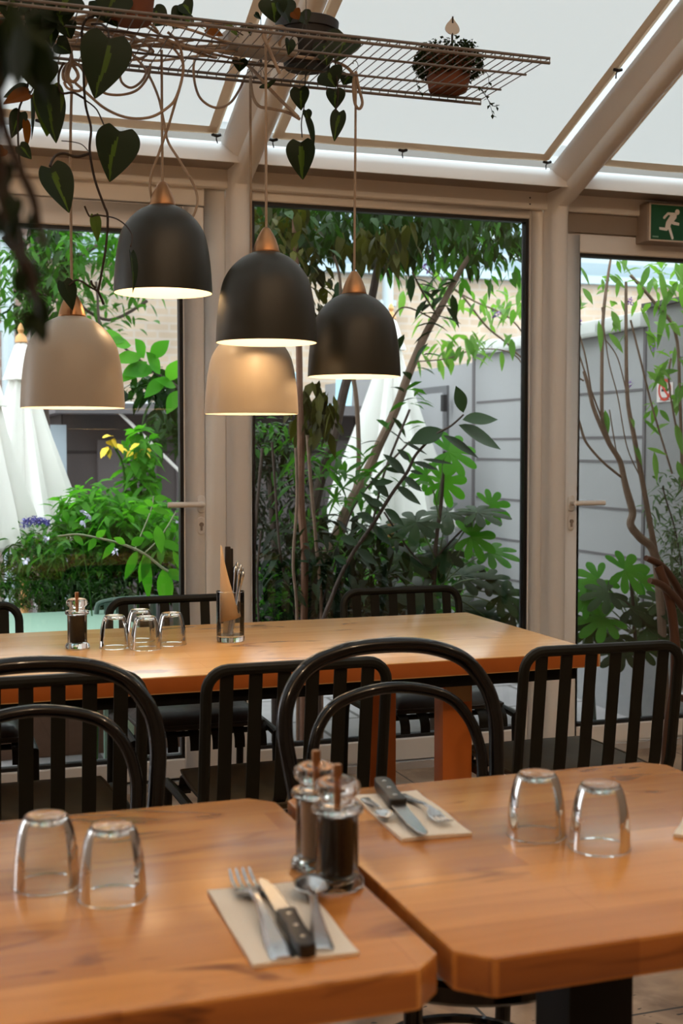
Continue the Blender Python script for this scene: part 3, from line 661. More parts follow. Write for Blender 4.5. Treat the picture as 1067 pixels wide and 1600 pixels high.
def in_jar(name, label, dx, dy, tx, ty, top, kind):
    t = thing(name, label, 'cutlery', (jp[0]+dx, jp[1]+dy, jp[2]+.0185), 0, 'cutlery standing in the glass jar')
    p1 = V(tx-dx, ty-dy, top-.026); m = MB(); d = p1.normalized(); L_ = p1.length
    q = V(0, 0, 1).rotation_difference(d).to_matrix().to_4x4()
    if kind == 'knife':
        m.box(-.0085, .0085, -.0008, .0008, 0, L_*.5, q); m.build('blade', M['steel'], t, bevel=.0004, segs=1)
        m = MB(); m.box(-.0075, .0075, -.005, .005, L_*.48, L_, q); m.build('handle', M['black_plastic'], t, bevel=.003, segs=3)
    else:
        m.tube([q @ V(0, 0, 0), q @ V(0, 0, L_*.4), q @ V(0, .001, L_*.7), q @ V(0, 0, L_*.93), q @ V(0, .0, L_)], [.0028, .003, .006, .0115, .007], 12, smooth=5, flat=.45); m.build('handle', M['steel'], t)
in_jar('table_knife', 'black handled knife standing upright in the glass jar behind the paper', -.01, .012, -.002, .018, .272, 'knife')
in_jar('table_knife', 'second black handled knife leaning beside the upright one in the jar', .004, .012, .006, .021, .266, 'knife')
JL = ['the one closest to the paper', 'the tallest of the steel ones', 'the middle one of the fan', 'leaning right and nearest the camera', 'the one leaning farthest right', 'the lowest one at the right']
for k, (dx, dy, tx, ty, tp) in enumerate(((.0, 0, .016, .006, .218), (.004, .006, .024, .014, .228), (-.004, .008, .031, .002, .222), (.006, -.004, .024, -.008, .212), (.008, .004, .038, .012, .214), (.0, -.006, .034, -.012, .204))):
    in_jar('table_fork', 'steel cutlery handle in the glass jar, '+JL[k], dx, dy, tx, ty, tp, 'fork')

# ------------------------------------------------------------------ exit sign on the head beam
SY = 4.655
s0 = PY(1013, 316, SY); s1 = PY(1013, 377, SY)
ex = thing('exit_sign', 'green running man emergency exit sign above the right door', 'sign', (s0.x, SY, s1.z))
Hs = s0.z-s1.z; Ws = Hs*2.0; k = Hs/.155
m = MB(); m.box(-.004, Ws, .0, .09, 0, Hs); m.build('sign_housing', mat('sign_case', (.34, .27, .22), .4), ex, bevel=.003, segs=1)
m = MB(); m.box(.002, Ws-.006, -.006, .0, .002, Hs-.002); m.build('bezel', mat('sign_rim', (.66, .56, .48), .35), ex, bevel=.002, segs=1)
m = MB(); m.box(.009, Ws-.013, -.0075, -.0062, .009, Hs-.009); fc = m.build('sign_face', mat('sign_green', (.004, .085, .035), .35), ex, smooth=False)
# the pictogram, drawn from the photograph: units are fractions of the face height
def S(u, v): return (.009*k+(u-455)/620*(Hs*.93), (1035-v)/690*Hs+.002)
figs = [[(780, 515), (925, 515), (965, 560), (955, 610), (905, 670), (1018, 692), (1012, 738), (905, 730), (858, 712), (835, 760), (905, 960), (895, 992), (868, 990), (800, 812), (770, 845), (620, 830), (618, 785), (735, 790), (752, 690), (838, 565), (795, 560), (718, 640), (690, 625), (695, 600)]]
m = MB()
for f_ in figs: m.prism([S(*p) for p in f_], -.0088, -.0076, 'y')
m.prism([S(976+45*math.cos(a), 500+50*math.sin(a)) for a in [2*PI*q/20 for q in range(20)]], -.0088, -.0076, 'y')
# the white door plate of the pictogram runs out of the frame to the right
m.prism([S(1110, 450), S(1290, 450), S(1290, 1000), S(1110, 1000)], -.0088, -.0076, 'y')
m.build('running_man', mat('sign_white', (.80, .74, .70), .5), fc, smooth=False)
m = MB()
for q in range(7): m.prism([S(487+q*17, 945), S(499+q*17, 945), S(499+q*17, 972), S(487+q*17, 972)], -.0085, -.0076, 'y')
m.build('small_print', mat('sign_print', (.25, .42, .33), .5), fc, smooth=False)
# ------------------------------------------------------------------ pendant lamps
LD = {}
def pendant(label, p, m_, paths, power=1.2, bulb=True):
    t = thing('pendant_lamp', label, 'lamp', p, 0, 'pendant lamps over the long table')
    k = .125/.125
    out = [(.0325, .221), (.042, .2165), (.060, .207), (.080, .190), (.096, .170), (.108, .145), (.1165, .105), (.122, .060), (.1245, .020), (.1252, .0)]
    inn = [(.1238, -.0005), (.1225, .020), (.1195, .060), (.1140, .105), (.1055, .143), (.0935, .167), (.078, .187), (.058, .203), (.030, .216), (.0, .218)]
    m = MB(); m.lathe([(r, z) for r, z in catmull2(out)], 64); m.lathe([(.1252, 0), (.1238, -.0005)], 64); s = m.build('lamp_shade', m_, t, angle=60)
    m = MB(); m.lathe([(r-.0002, z) for r, z in catmull2(inn)][::-1], 64); m.build('shade_lining', M['shade_in'], t, angle=60)
    m = MB(); m.lathe([(.0335, .2205), (.0335, .2235), (.0325, .2240), (.0300, .236), (.0245, .252), (.0165, .268), (.0095, .279), (.0060, .2815), (0, .2818)], 40); m.build('cap', M['copper'], t, angle=50)
    m = MB(); m.lathe([(.0334, .2185), (.0342, .2185), (.0342, .2205), (.0334, .2205)], 40); m.build('seal', M['gasket'], t)
    m = MB(); m.lathe([(0, .10), (.018, .104), (.028, .120), (.029, .135), (.022, .155), (.014, .17), (.013, .215), (0, .215)], 24); m.build('bulb', M['bulb'], t)
    c = MB()
    for pts, r in paths: c.tube([Vector(q)-Vector(p) for q in pts], r, 8, smooth=6)
    c.build('cord', M['cord'], t)
    lamp('POINT', 'pendant_light', (p[0], p[1], p[2]+.06), power, (1, .70, .42), .03)
    return t
LP = {1: V(.647, 3.259, 1.685), 2: V(.406, 3.175, 1.388), 3: V(.866, 3.067, 1.550), 4: V(.896, 3.323, 1.381), 5: V(1.165, 3.260, 1.482)}
CR = .0034
SHZ = 2.285  # shelf level
def top(i, z=SHZ+.01): p = LP[i]; return V(p.x, p.y, z)
def pth(pts, y): return [PY(a, b, y if not isinstance(y, tuple) else y[0]+(y[1]-y[0])*k/(len(pts)-1)) for k, (a, b) in enumerate(pts)]
pendant('dark olive pendant lamp hanging highest, left of centre', LP[1], M['shade_dark'], [
    ([LP[1]+V(0, 0, .279), top(1)], CR),
    (pth([(255, 60), (275, 80), (286, 100), (284, 125), (274, 160), (262, 200), (248, 240), (236, 275), (236, 305), (250, 350), (275, 360), (297, 345), (308, 318), (303, 290), (280, 250), (262, 220), (254, 180), (245, 145), (225, 105), (200, 80)], (3.2, 3.36)), CR)])
pendant('taupe pendant lamp at the far left, a withered leaf on its copper cap', LP[2], M['shade_taupe'], [
    ([LP[2]+V(0, 0, .279), LP[2]+V(0, 0, .6), PY(112, 135, 3.17)], CR),
    (pth([(112, 135), (103, 120), (108, 100), (118, 108), (122, 120), (114, 128), (106, 118), (112, 92), (108, 70)], 3.165), .0042),
    (pth([(112, 130), (100, 125), (99, 110), (112, 96), (128, 108), (135, 128), (124, 142), (106, 138), (100, 128)], 3.17), CR),
    (pth([(118, 130), (135, 145), (165, 170), (200, 184), (235, 183), (262, 168), (276, 150), (286, 110), (280, 70), (262, 50)], (3.17, 3.1)), CR)])
pendant('dark olive pendant lamp in the middle of the picture, above the pale one', LP[3], M['shade_dark'], [
    ([LP[3]+V(0, 0, .279), top(3, SHZ+.02)], CR),
    (pth([(417, 70), (411, 56), (412, 44), (420, 42), (424, 50), (420, 62), (416, 68)], 3.06), .004),
    (pth([(418, 70), (426, 90), (437, 115)], 3.05), .0045)])
pendant('pale taupe pendant lamp hanging lowest, right below a dark one', LP[4], M['shade_taupe'], [
    ([LP[4]+V(0, 0, .279), PY(391, 118, 3.32)], CR),
    (pth([(391, 122), (395, 150), (405, 166), (425, 170), (450, 176), (468, 186)], (3.32, 3.2)), .0042),
    (pth([(380, 96), (398, 112), (415, 132), (440, 158), (466, 183)], (3.3, 3.2)), .0045),
    (pth([(332, 66), (306, 90), (303, 120), (312, 152), (335, 168), (358, 162), (374, 140), (383, 118)], (3.35, 3.4)), CR)], power=.9)
pendant('dark olive pendant lamp on the right, farthest from the left edge', LP[5], M['shade_dark'], [
    ([LP[5]+V(0, 0, .279), PY(556, 118, 3.26)], CR),
    (pth([(556, 112), (552, 130), (554, 160), (561, 170), (566, 160), (560, 135), (556, 112)], 3.255), .0042),
    (pth([(554, 118), (540, 104), (515, 94), (480, 90), (450, 86), (438, 76), (438, 62), (446, 52), (442, 42), (428, 42)], (3.255, 3.1)), .0042)])
# spare cable lying along the shelf
cb = MB(); rr = random.Random(3)
for k in range(9):
    y0 = 3.04+.03*k; pts = []
    x0_, x1_ = .22+rr.uniform(-.05, .15), .95+rr.uniform(-.25, .05)
    for q in range(7):
        u = q/6; pts.append(V(x0_+(x1_-x0_)*u, y0+.05*math.sin(u*5+k)+rr.uniform(-.02, .02), SHZ+.006+.012*rr.random()-(.012 if rr.random() < .25 else 0)))
    cb.tube(pts, CR, 7, smooth=6)
for k in range(7):
    cx_, cy_, R_ = rr.uniform(.36, .72), rr.uniform(3.08, 3.3), rr.uniform(.05, .11)
    cb.tube([V(cx_+R_*math.cos(a)*1.3, cy_+R_*math.sin(a)*.7, SHZ+.012+.012*math.sin(a*2+k)) for a in [2*PI*q/14 for q in range(14)]], CR, 7, smooth=3, closed=True)
cb.tube(pth([(150, 135), (165, 146), (190, 148), (215, 140), (232, 118), (235, 100)], 3.3), CR, 7, smooth=6)
cb.tube(pth([(187, 108), (190, 128), (205, 137), (222, 126), (232, 106)], 3.33), CR, 7, smooth=6)
tag(cb.build('cable_bundle', M['cord']), 'tangled beige cables lying along the wire shelf', 'cable')
# junction box on the shelf
jb = PZ(395, 78, SHZ+.03)
t = thing('junction_box', 'pale grey cable junction box lying on the wire shelf', 'box', (jb.x, 3.2, SHZ+.006), .12)
m = MB(); m.box(-.095, .095, -.045, .045, 0, .045); m.build('box_body', M['plug'], t, bevel=.01, segs=3)
m = MB(); m.box(-.07, .07, -.034, .034, .045, .05); m.build('lid', M['plug'], t, bevel=.002)

# ------------------------------------------------------------------ wire shelf hung from the roof
sh = thing('wire_shelf', 'long wire shelf hung from the roof above the long table', 'shelf', (.6, 3.175, SHZ))
X0, X1, Y0, Y1 = -.55, 1.592, 2.97, 3.38
m = MB()
for y, z in ((Y0, .0), (Y0, -.012), (Y1, 0), (Y1, -.012)): m.tube([(X0-.6, y-3.175, z), (X1-.6, y-3.175, z)], .0040, 8)
for y in (Y0+.13, Y0+.28): m.tube([(X0-.6, y-3.175, -.006), (X1-.6, y-3.175, -.006)], .0032, 8)
m.build('rail', M['wire'], sh)
m = MB(); n = 84
for i in range(n):
    x = X0+(X1-X0)*i/(n-1)-.6; m.tube([(x, Y0-3.175, -.012), (x, Y0-3.175, .0), (x, Y1-3.175, .0), (x, Y1-3.175, -.012)], .0015, 5)
m.build('wire_rods', M['wire'], sh)
for x, y in ((.94, Y0+.004), (.94, Y1-.004), (-.4, Y0+.004), (-.4, Y1-.004)):
    m = MB(); m.tube([(x-.6, y-3.175, 0), (x-.6, y-3.175, zf(y)+.03-SHZ)], .0009, 5); m.tube([(x-.6-.012, y-3.175, 0), (x-.6, y-3.175, .035), (x-.6+.012, y-3.175, 0)], .0009, 5); m.tube([(x-.6, y-3.175, .03), (x-.6, y-3.175, .05)], .003, 6); m.build('hanging_wire', M['gasket'], sh)
for i, (px, py, y) in enumerate(((556, 104, 3.26), (417, 50, 3.065), (391, 118, 3.32))):
    p = PY(px, py, y); g = MB(); g.tube([(p.x, p.y, p.z-.012), (p.x+.006, p.y, p.z+.0), (p.x+.003, p.y, p.z+.012), (p.x-.006, p.y, p.z+.016), (p.x-.008, p.y, p.z+.006)], .0012, 6, smooth=5)
    tag(g.build('wire_hook', M['steel']), ['small wire hook holding the cord of the right dark lamp', 'small wire hook holding the cord of the middle dark lamp', 'small wire hook holding the cord of the lowest pale lamp'][i], 'hook', 'hooks under the wire shelf')

# ------------------------------------------------------------------ heart leaves of the trailing plants
def heart_leaf(parent, c, d, nrm, L_, W_, m1=None, streak=.5, seed=0, curl=.12):
    rg_ = random.Random(seed); d = Vector(d).normalized(); sd = d.cross(Vector(nrm)).normalized(); nr = sd.cross(d).normalized(); c = Vector(c)
    mb = MB(); ny, nx = 34, 26; vs = []
    def wid(t): return math.sin(PI*min(1, (t*.96+.04)**.62))**.8*(1-.25*t) if t < 1 else 0
    for j in range(ny+1):
        t = j/ny
        for i in range(nx+1):
            s = -1+2*i/nx; w_ = wid(t)*W_*.56; back = -.11*L_*(abs(s)**1.2)*(1-t)**3*(1-(abs(s)-.55)**2)
            vs.append(c+d*(t*L_+back)+sd*(s*w_)+nr*(abs(s)*w_*.22-curl*L_*t*t+.01*L_*math.sin(5*t+seed)))
    w0, w1_ = rg_.uniform(-.25, .05), rg_.uniform(.12, .35)
    for j in range(ny):
        for i in range(nx):
            s = -1+2*(i+.5)/nx; t = (j+.5)/ny
            lim = streak > 0 and (w0*(1-.3*t)+.06*math.sin(9*t+seed) < s < w1_*streak*1.8*(.3+t*.9)+.04*math.sin(7*t+seed*2)+.02*math.sin(17*t+seed)) and t > .12
            mb.cur = 1 if lim else 0
            a = j*(nx+1)+i; b = len(mb.v)
            mb.f.append((a, a+1, a+nx+2, a+nx+1)); mb.mi.append(mb.cur)
    mb.v = [tuple(v) for v in vs]
    return mb.build('leaf', [m1 or M['philo'], M['lime']], parent)
def vine(parent, pts, r=.0028, name='vine'):
    m = MB(); m.tube(pts, r, 7, smooth=6); return m.build(name, M['vine'], parent)
def pot(parent, c, r, h, m_, taper=.78):
    m = MB(); m.lathe([(0, 0), (r*taper*.96, 0), (r*taper, .004), (r*.97, h*.78), (r*1.05, h*.79), (r*1.08, h*.98), (r*1.04, h), (r*.96, h*.99), (r*.9, h*.7), (0, h*.7)], 36, c); m.build('pot', m_, parent, angle=40)
    s = MB(); s.lathe([(0, h*.86), (r*.6, h*.86), (r*.93, h*.82), (r*.9, h*.7)], 24, c); s.build('soil', M['soil'], parent)
def L2(parent, px, py, y, qx, qy, W_, m1=None, streak=.5, seed=0, nrm=(0, -1, .25), dy=0, curl=.1):
    """a leaf from its base at (px,py) to its tip at (qx,qy), W_ wide in metres"""
    a = PY(px, py, y); b = PY(qx, qy, y+dy); heart_leaf(parent, a, b-a, nrm, (b-a).length, W_, m1, streak, seed, curl)
GP = 'potted plants on the wire shelf'
PZS = SHZ+.004
# plant 1: orange-brown pot above the two middle heart leaves
pA = thing('trailing_philodendron', 'trailing heart-leaved plant in a terracotta pot at the upper left of the wire shelf', 'plant', (0, 0, 0), 0, GP)
c1 = PY(204, 30, 3.06); pot(pA, (c1.x, 3.055, PZS), .062, .12, M['terracotta'])
vine(pA, [PY(165, 0, 3.08)+V(0, 0, .05)]+pth([(150, 20), (135, 30), (128, 50), (130, 100), (133, 160), (142, 200), (140, 235), (148, 280), (162, 320), (168, 338), (166, 380), (158, 430), (153, 455)], (3.05, 3.08)), .0030)
vine(pA, pth([(133, 155), (115, 145), (100, 146), (93, 140), (92, 115), (100, 98)], 3.06), .0028)
vine(pA, pth([(134, 157), (150, 170), (160, 190), (166, 205)], (3.06, 3.02)), .0018)
vine(pA, pth([(143, 38), (158, 38), (168, 46), (170, 60)], (3.05, 2.98)), .0028)
vine(pA, pth([(140, 240), (120, 245), (100, 240), (86, 244), (78, 260)], (3.06, 3.0)), .0032)
vine(pA, pth([(138, 236), (128, 226), (115, 222), (96, 220)], 3.06), .0012)
vine(pA, pth([(166, 338), (150, 336), (140, 338), (132, 322)], 3.07), .0022)
vine(pA, pth([(168, 338), (182, 342), (196, 352), (206, 368), (204, 385)], (3.07, 2.94)), .0018)
vine(pA, pth([(153, 455), (140, 448), (128, 440), (118, 438), (108, 446)], (3.08, 3.1)), .0024)
vine(pA, pth([(153, 455), (158, 465), (162, 476)], 3.08), .0030)
vine(pA, pth([(150, 450), (144, 445), (142, 438)], 3.08), .0030)
L2(pA, 170, 60, 2.98, 149, 152, .112, seed=1, streak=.12); L2(pA, 187, 205, 3.0, 172, 283, .098, seed=2, streak=.55)
L2(pA, 78, 262, 3.0, 111, 331, .085, seed=3, streak=.45, nrm=(.3, -1, .3)); L2(pA, 148, 337, 3.07, 153, 378, .026, M['lime'], seed=4); 
L2(pA, 205, 395, 2.94, 213, 458, .04, seed=5, streak=.6, nrm=(.9, -.6, 0)); L2(pA, 99, 440, 3.1, 116, 484, .05, M['philo'], 0, seed=6, nrm=(.5, -1, 0))
L2(pA, 150, 0, 3.05, 185, 40, .07, seed=7); L2(pA, 88, 8, 3.02, 100, 40, .09, seed=8, streak=.3); L2(pA, 180, -12, 3.0, 165, 28, .09, seed=9, streak=.2); L2(pA, 110, -8, 3.0, 92, 22, .08, seed=12)
L2(pA, 240, 15, 3.1, 262, 40, .05, seed=10); L2(pA, 290, 20, 3.15, 270, 44, .06, seed=11); L2(pA, 285, 5, 3.15, 300, 22, .05, seed=13); L2(pA, 255, 22, 3.2, 240, 40, .05, seed=14)
L2(pA, 290, 33, 3.1, 325, 45, .05, M['lime'], 0, seed=15, nrm=(0, -.4, 1)); L2(pA, 322, 45, 3.12, 350, 55, .03, M['orange_leaf'], 0, seed=16); L2(pA, 352, 36, 3.12, 375, 58, .018, M['lime'], 0, seed=17)
L2(pA, 75, 30, 3.1, 82, 72, .05, seed=18, streak=.5); L2(pA, 88, 68, 3.1, 112, 82, .05, seed=19, streak=.2); L2(pA, 100, 35, 3.1, 112, 60, .05, seed=20)
vine(pA, pth([(250, 20), (300, 35), (350, 40), (380, 55)], 3.14), .0016)
# plant 2: pot at the left end
pB = thing('trailing_philodendron', 'trailing plant with big hanging leaves, potted at the left end of the shelf', 'plant', (0, 0, 0), 0, GP)
c2 = PZ(28, 80, PZS); pot(pB, (c2.x, 3.26, PZS), .078, .12, M['terracotta'])
vine(pB, pth([(40, 20), (42, 60), (46, 100), (44, 130), (38, 150), (30, 170), (28, 200), (30, 245), (35, 270)], (3.1, 3.12)), .0025)
vine(pB, pth([(46, 100), (54, 130), (44, 150)], 3.1), .0016)
L2(pB, 33, 90, 3.1, 38, 122, .035, seed=31, streak=.6, nrm=(.8, -1, 0)); L2(pB, 58, 95, 3.08, 62, 145, .09, seed=32, streak=.0); L2(pB, 70, 140, 3.06, 92, 222, .082, M['philo'], .5, seed=33, nrm=(.5, -1, .1))
L2(pB, 78, 135, 3.08, 72, 212, .07, M['lime'], 0, seed=34, nrm=(-.3, -1, .1)); L2(pB, 44, 140, 3.12, 5, 150, .04, seed=35, streak=.2, nrm=(0, -1, .5)); L2(pB, 45, 146, 3.1, 4, 160, .045, M['orange_leaf'], 0, seed=36, nrm=(0, -.8, .6))
L2(pB, 32, 175, 3.12, 18, 215, .04, M['philo'], .6, seed=37); L2(pB, 40, 190, 3.1, 44, 232, .022, M['orange_leaf'], 0, seed=38, nrm=(.5, -1, 0)); L2(pB, 30, 228, 3.1, 50, 248, .035, seed=39, streak=.4)
L2(pB, 48, 150, 3.1, 55, 218, .035, seed=40, nrm=(1, -.4, 0)); L2(pB, 6, 232, 3.1, -8, 245, .03, M['orange_leaf'], 0, seed=41); L2(pB, 60, -5, 3.05, 45, 30, .12, seed=42, streak=.3); L2(pB, 20, -5, 3.05, 10, 28, .10, seed=43, streak=.1)
L2(pB, 66, 20, 3.04, 60, 70, .07, seed=44, streak=.0); L2(pB, 50, 60, 3.04, 62, 110, .05, M['philo'], 0, seed=45)
# plant 3: dark pot right of the junction box
pC = thing('trailing_philodendron', 'trailing plant in a black pot on the wire shelf beside the junction box', 'plant', (0, 0, 0), 0, GP)
c3 = PZ(468, 118, PZS); pot(pC, (c3.x, 3.27, PZS), .078, .12, M['pot_dark'])
vine(pC, pth([(500, 50), (520, 80), (525, 110), (528, 150), (524, 175)], 3.2), .0022); vine(pC, pth([(490, 60), (478, 110), (476, 160), (471, 190), (472, 215)], 3.25), .0016)
for (a, b, q, w_, s, k) in (((425, 0), (430, 35), 3.1, .07, .3, 51), ((440, 5), (455, 35), 3.1, .08, .1, 52), ((470, 20), (480, 38), 3.1, .05, .0, 53), ((398, 22), (408, 30), 3.12, .02, .3, 54), ((468, 138), (470, 172), 3.25, .05, .1, 55), ((480, 185), (494, 232), 3.25, .028, .2, 56),
                      ((470, 222), (472, 280), 3.25, .075, .7, 57), ((522, 140), (526, 170), 3.2, .055, .6, 58), ((530, 175), (522, 220), 3.2, .04, .4, 59), ((540, 55), (525, 95), 3.2, .09, .2, 60), ((505, 68), (512, 102), 3.2, .07, .3, 61), ((452, 62), (452, 86), 3.05, .035, .8, 62),
                      ((375, 92), (374, 112), 3.25, .04, .2, 63), ((416, 130), (420, 138), 3.2, .05, .1, 64), ((510, 112), (525, 136), 3.2, .08, .5, 65), ((545, 118), (536, 132), 3.3, .05, .2, 66), ((383, 40), (390, 58), 3.15, .04, .1, 67), ((478, 172), (482, 190), 3.25, .03, .4, 68)):
    L2(pC, a[0], a[1], q, b[0], b[1], w_, None, s, seed=k, nrm=(random.Random(k).uniform(-.6, .6), -1, .2))
L2(pC, 458, 18, 3.08, 468, 30, .035, M['orange_leaf'], 0, seed=70)
# plant 4: terracotta pot with creeping plant near the right end
pD = thing('creeping_plant', 'small-leaved creeping plant in a terracotta pot near the right end of the wire shelf', 'plant', (0, 0, 0), 0, GP)
c4 = PZ(700, 143, PZS); pot(pD, tuple(c4), .070, .10, M['terracotta'])
m = MB(); rr = random.Random(5)
for k in range(1500):
    a = rr.uniform(0, 2*PI); h_ = rr.random(); R_ = .064+.020*math.sin(PI*min(1, h_*1.05))+rr.uniform(-.006, .010)
    p = c4+V(R_*math.cos(a), R_*math.sin(a), .040+h_*.085); m.leaf(p, V(math.cos(a), math.sin(a), rr.uniform(-1, .6)), (rr.uniform(-1, 1), rr.uniform(-1, 1), 1), .011, .010, 2)
for k in range(160):
    a = rr.uniform(0, 2*PI); R_ = .075*math.sqrt(rr.random()); m.leaf(c4+V(R_*math.cos(a), R_*math.sin(a), .105+.03*rr.random()), rvec(), (0, 0, 1), .014, .012, 2)
M['creeper'] = leafmat('creeper_leaf', (.012, .018, .008), (.03, .045, .015), .2)
m.build('foliage', M['creeper'], pD)
m2 = MB()
for base, pts in enumerate(([(748, 135), (760, 150), (768, 172), (770, 184)], [(752, 140), (764, 158), (772, 166), (780, 164)], [(655, 100), (650, 120), (654, 140), (660, 146)], [(752, 110), (762, 116), (764, 135)])):
    P = catmull(pth(pts, 3.2), 5); m = MB(); m.tube(P, .0008, 4); m.build('trailing_stem', M['vine'], pD)
    for p in P[::2]: m2.leaf(p, rvec(), (0, 0, 1), .012, .010, 2)
m2.build('trailing_leaves', M['creeper'], pD)
# white plant label stuck in the pot
tg = thing('plant_label', 'white leaf-shaped plant label above the creeping plant pot', 'label', (0, 0, 0))
tp = PY(707, 43, c4.y)
m = MB(); sh_ = [(0, .028), (.008, .018), (.017, .008), (.022, -.004), (.018, -.013), (.008, -.018), (0, -.019), (-.009, -.018), (-.019, -.012), (-.022, -.003), (-.017, .009), (-.008, .019)]
q = catmull([V(a, 0, b) for a, b in sh_], 4, True); m.prism([(tp.x+v.x, tp.z+v.z) for v in q], c4.y, c4.y+.0025, 'y'); m.build('tag_plate', mat('tag_white', (.62, .56, .50), .6), tg)
m = MB(); m.tube([(tp.x, c4.y+.002, tp.z-.015), (tp.x, c4.y+.002, c4.z+.09)], .003, 6); m.build('stake', M['vine'], tg); m = MB(); m.tube([(tp.x, c4.y-.001, tp.z+.012), (tp.x, c4.y-.001, tp.z+.03)], .0022, 6); m.build('clip', M['vine'], tg)

# ------------------------------------------------------------------ dark hanging plant close to the camera
fg = thing('hanging_plant', 'dark out-of-focus hanging plant close to the camera at the upper left edge', 'plant', (0, 0, 0))
Yc = .86
m = MB()
for pts in ([(-40, -60), (-30, 100), (-10, 200), (8, 290), (28, 370), (50, 440), (58, 490)], [(-60, -40), (-20, 60), (5, 190), (30, 260), (52, 310), (62, 360)], [(-30, 150), (-12, 240), (0, 300), (22, 380), (42, 440)]): m.tube(pth(pts, Yc), [.004, .004, .003, .0035, .002], 7, smooth=6)
m.build('stem', M['vine'], fg)
m = MB(); rr = random.Random(11)
for a, b, n_, sp in (((0, 10), (45, 60), 9, 16), ((25, 300), (55, 480), 26, 9), ((-20, 230), (30, 380), 22, 10), ((60, 350), (60, 350), 2, 6), ((50, 480), (56, 500), 6, 6)):
    for k in range(n_):
        u = rr.random(); px, py = a[0]+(b[0]-a[0])*u+rr.gauss(0, sp), a[1]+(b[1]-a[1])*u+rr.gauss(0, sp*.8); p = PY(px, py, Yc+rr.uniform(-.03, .03))
        L_ = .038 if sp > 15 else .014; m.leaf(p, V(rr.uniform(-.5, .5), rr.uniform(-.5, .5), -1), rvec(), L_, L_*.6, 3)
m.build('foliage', M['philo'], fg)
# ------------------------------------------------------------------ garden: ground, walls, buildings
def brick_mat(name, c1, c2, mo, sc=1.0, flat='xz', bw=.24, rh=.08, ms=.012):
    m = mat(name, c1, .85); nt = m.node_tree; b = nt.nodes['Principled BSDF']; L = nt.links.new
    tc = nt.nodes.new('ShaderNodeTexCoord'); sp = nt.nodes.new('ShaderNodeSeparateXYZ'); cb_ = nt.nodes.new('ShaderNodeCombineXYZ'); L(tc.outputs['Object'], sp.inputs[0])
    L(sp.outputs[0 if flat == 'xz' else 1], cb_.inputs[0]); L(sp.outputs[2], cb_.inputs[1])
    br = nt.nodes.new('ShaderNodeTexBrick'); br.inputs['Scale'].default_value = sc; br.inputs['Brick Width'].default_value = bw; br.inputs['Row Height'].default_value = rh; br.inputs['Mortar Size'].default_value = ms
    for k, c in (('Color1', c1), ('Color2', c2), ('Mortar', mo)): br.inputs[k].default_value = (*c, 1)
    L(cb_.outputs[0], br.inputs[0]); n = nt.nodes.new('ShaderNodeTexNoise'); n.inputs['Scale'].default_value = 2.5; n.inputs['Detail'].default_value = 5; L(tc.outputs['Object'], n.inputs[0])
    mx = nt.nodes.new('ShaderNodeMix'); mx.data_type = 'RGBA'; mx.blend_type = 'OVERLAY'; mx.inputs[0].default_value = .35; L(br.outputs[0], mx.inputs[6]); L(n.outputs[0], mx.inputs[7]); L(mx.outputs[2], b.inputs['Base Color'])
    return m
gm = brick_mat('garden_paving', (.30, .28, .29), (.36, .34, .35), (.10, .09, .09), 1, 'xz', .6, .6, .012)
nt = gm.node_tree
for l in list(nt.links):
    if l.to_node.type == 'COMBXYZ' and l.to_socket == l.to_node.inputs[1]:
        nt.links.new(l.from_node.outputs[1], l.to_socket)
struct(MB().box(-14, 16, 5.25, 22, -.32, -.2).build('ground', gm, smooth=False))
st = MB(); st.box(-3.4, 5, 4.9, 5.25, -.32, -.01); struct(st.build('ground', mat('terracotta_step', (.42, .20, .12), .6, noise=(5, .15)), smooth=False))
WX = 3.8
gwall = mat('painted_blockwork', (.31, .31, .325), .75, noise=(1.6, .06))
seam = PX(1008, 600, WX).y; seam2 = PX(740, 700, WX).y; WT = 1.935
gw = struct(MB().box(WX, WX+.2, seam, seam2, -.2, WT).build('wall_garden', gwall, smooth=False))
jn = MB()
for z in [WT-.33, WT-.585, WT-.72, WT-.985, WT-1.25, WT-1.51, WT-1.76]: jn.box(WX-.004, WX+.01, seam+.02, seam2-.05, z-.007, z+.007)
jn.box(WX-.006, WX+.01, seam2-.02, seam2+.02, -.2, WT); jn.box(WX-.008, WX+.01, seam-.012, seam+.012, 0, WT+.02)
jn.build('joint', mat('joint_grey', (.12, .11, .12), .8), gw, smooth=False)
cp = MB(); rr = random.Random(2); y = seam-.02
while y < seam2: 
    cp.box(WX-.05, WX+.26, y, min(y+.45, seam2)+.0, WT, WT+.075+rr.uniform(-.008, .008)); y += .45
cp.build('coping', mat('coping_white', (.55, .56, .56), .7, noise=(6, .1)), gw, bevel=.015)
g2 = struct(MB().box(WX, WX+.2, 4.9, seam, -.2, WT+.10).build('wall_garden_near', mat('painted_wall_rough', (.22, .22, .228), .8, noise=(3, .14), bump=(20, .3)), smooth=False))
MB().box(WX-.03, WX+.25, 4.9, seam, WT+.10, WT+.125).build('coping', mat('slate', (.06, .06, .065), .6), g2, smooth=False)
seam3 = PX(632, 700, WX).y
g3 = struct(MB().box(WX, WX+.2, seam2, seam3+2, -.2, WT-.05).build('wall_garden_far', gwall, smooth=False))
dz0, dy0, dy1 = PX(652, 614, WX).z, PX(652, 614, WX).y, PX(699, 614, WX).y
dr = MB(); dr.box(WX-.02, WX, min(dy0, dy1)-.03, max(dy0, dy1)+.25, -.2, dz0+.03); dr.build('door_frame', mat('far_door_frame', (.12, .12, .13), .6), g3, smooth=False)
dr = MB(); dr.box(WX-.03, WX-.02, min(dy0, dy1)+.02, max(dy0, dy1)+.2, -.2, dz0-.02); dr.build('door_panel', gwall, g3, smooth=False)
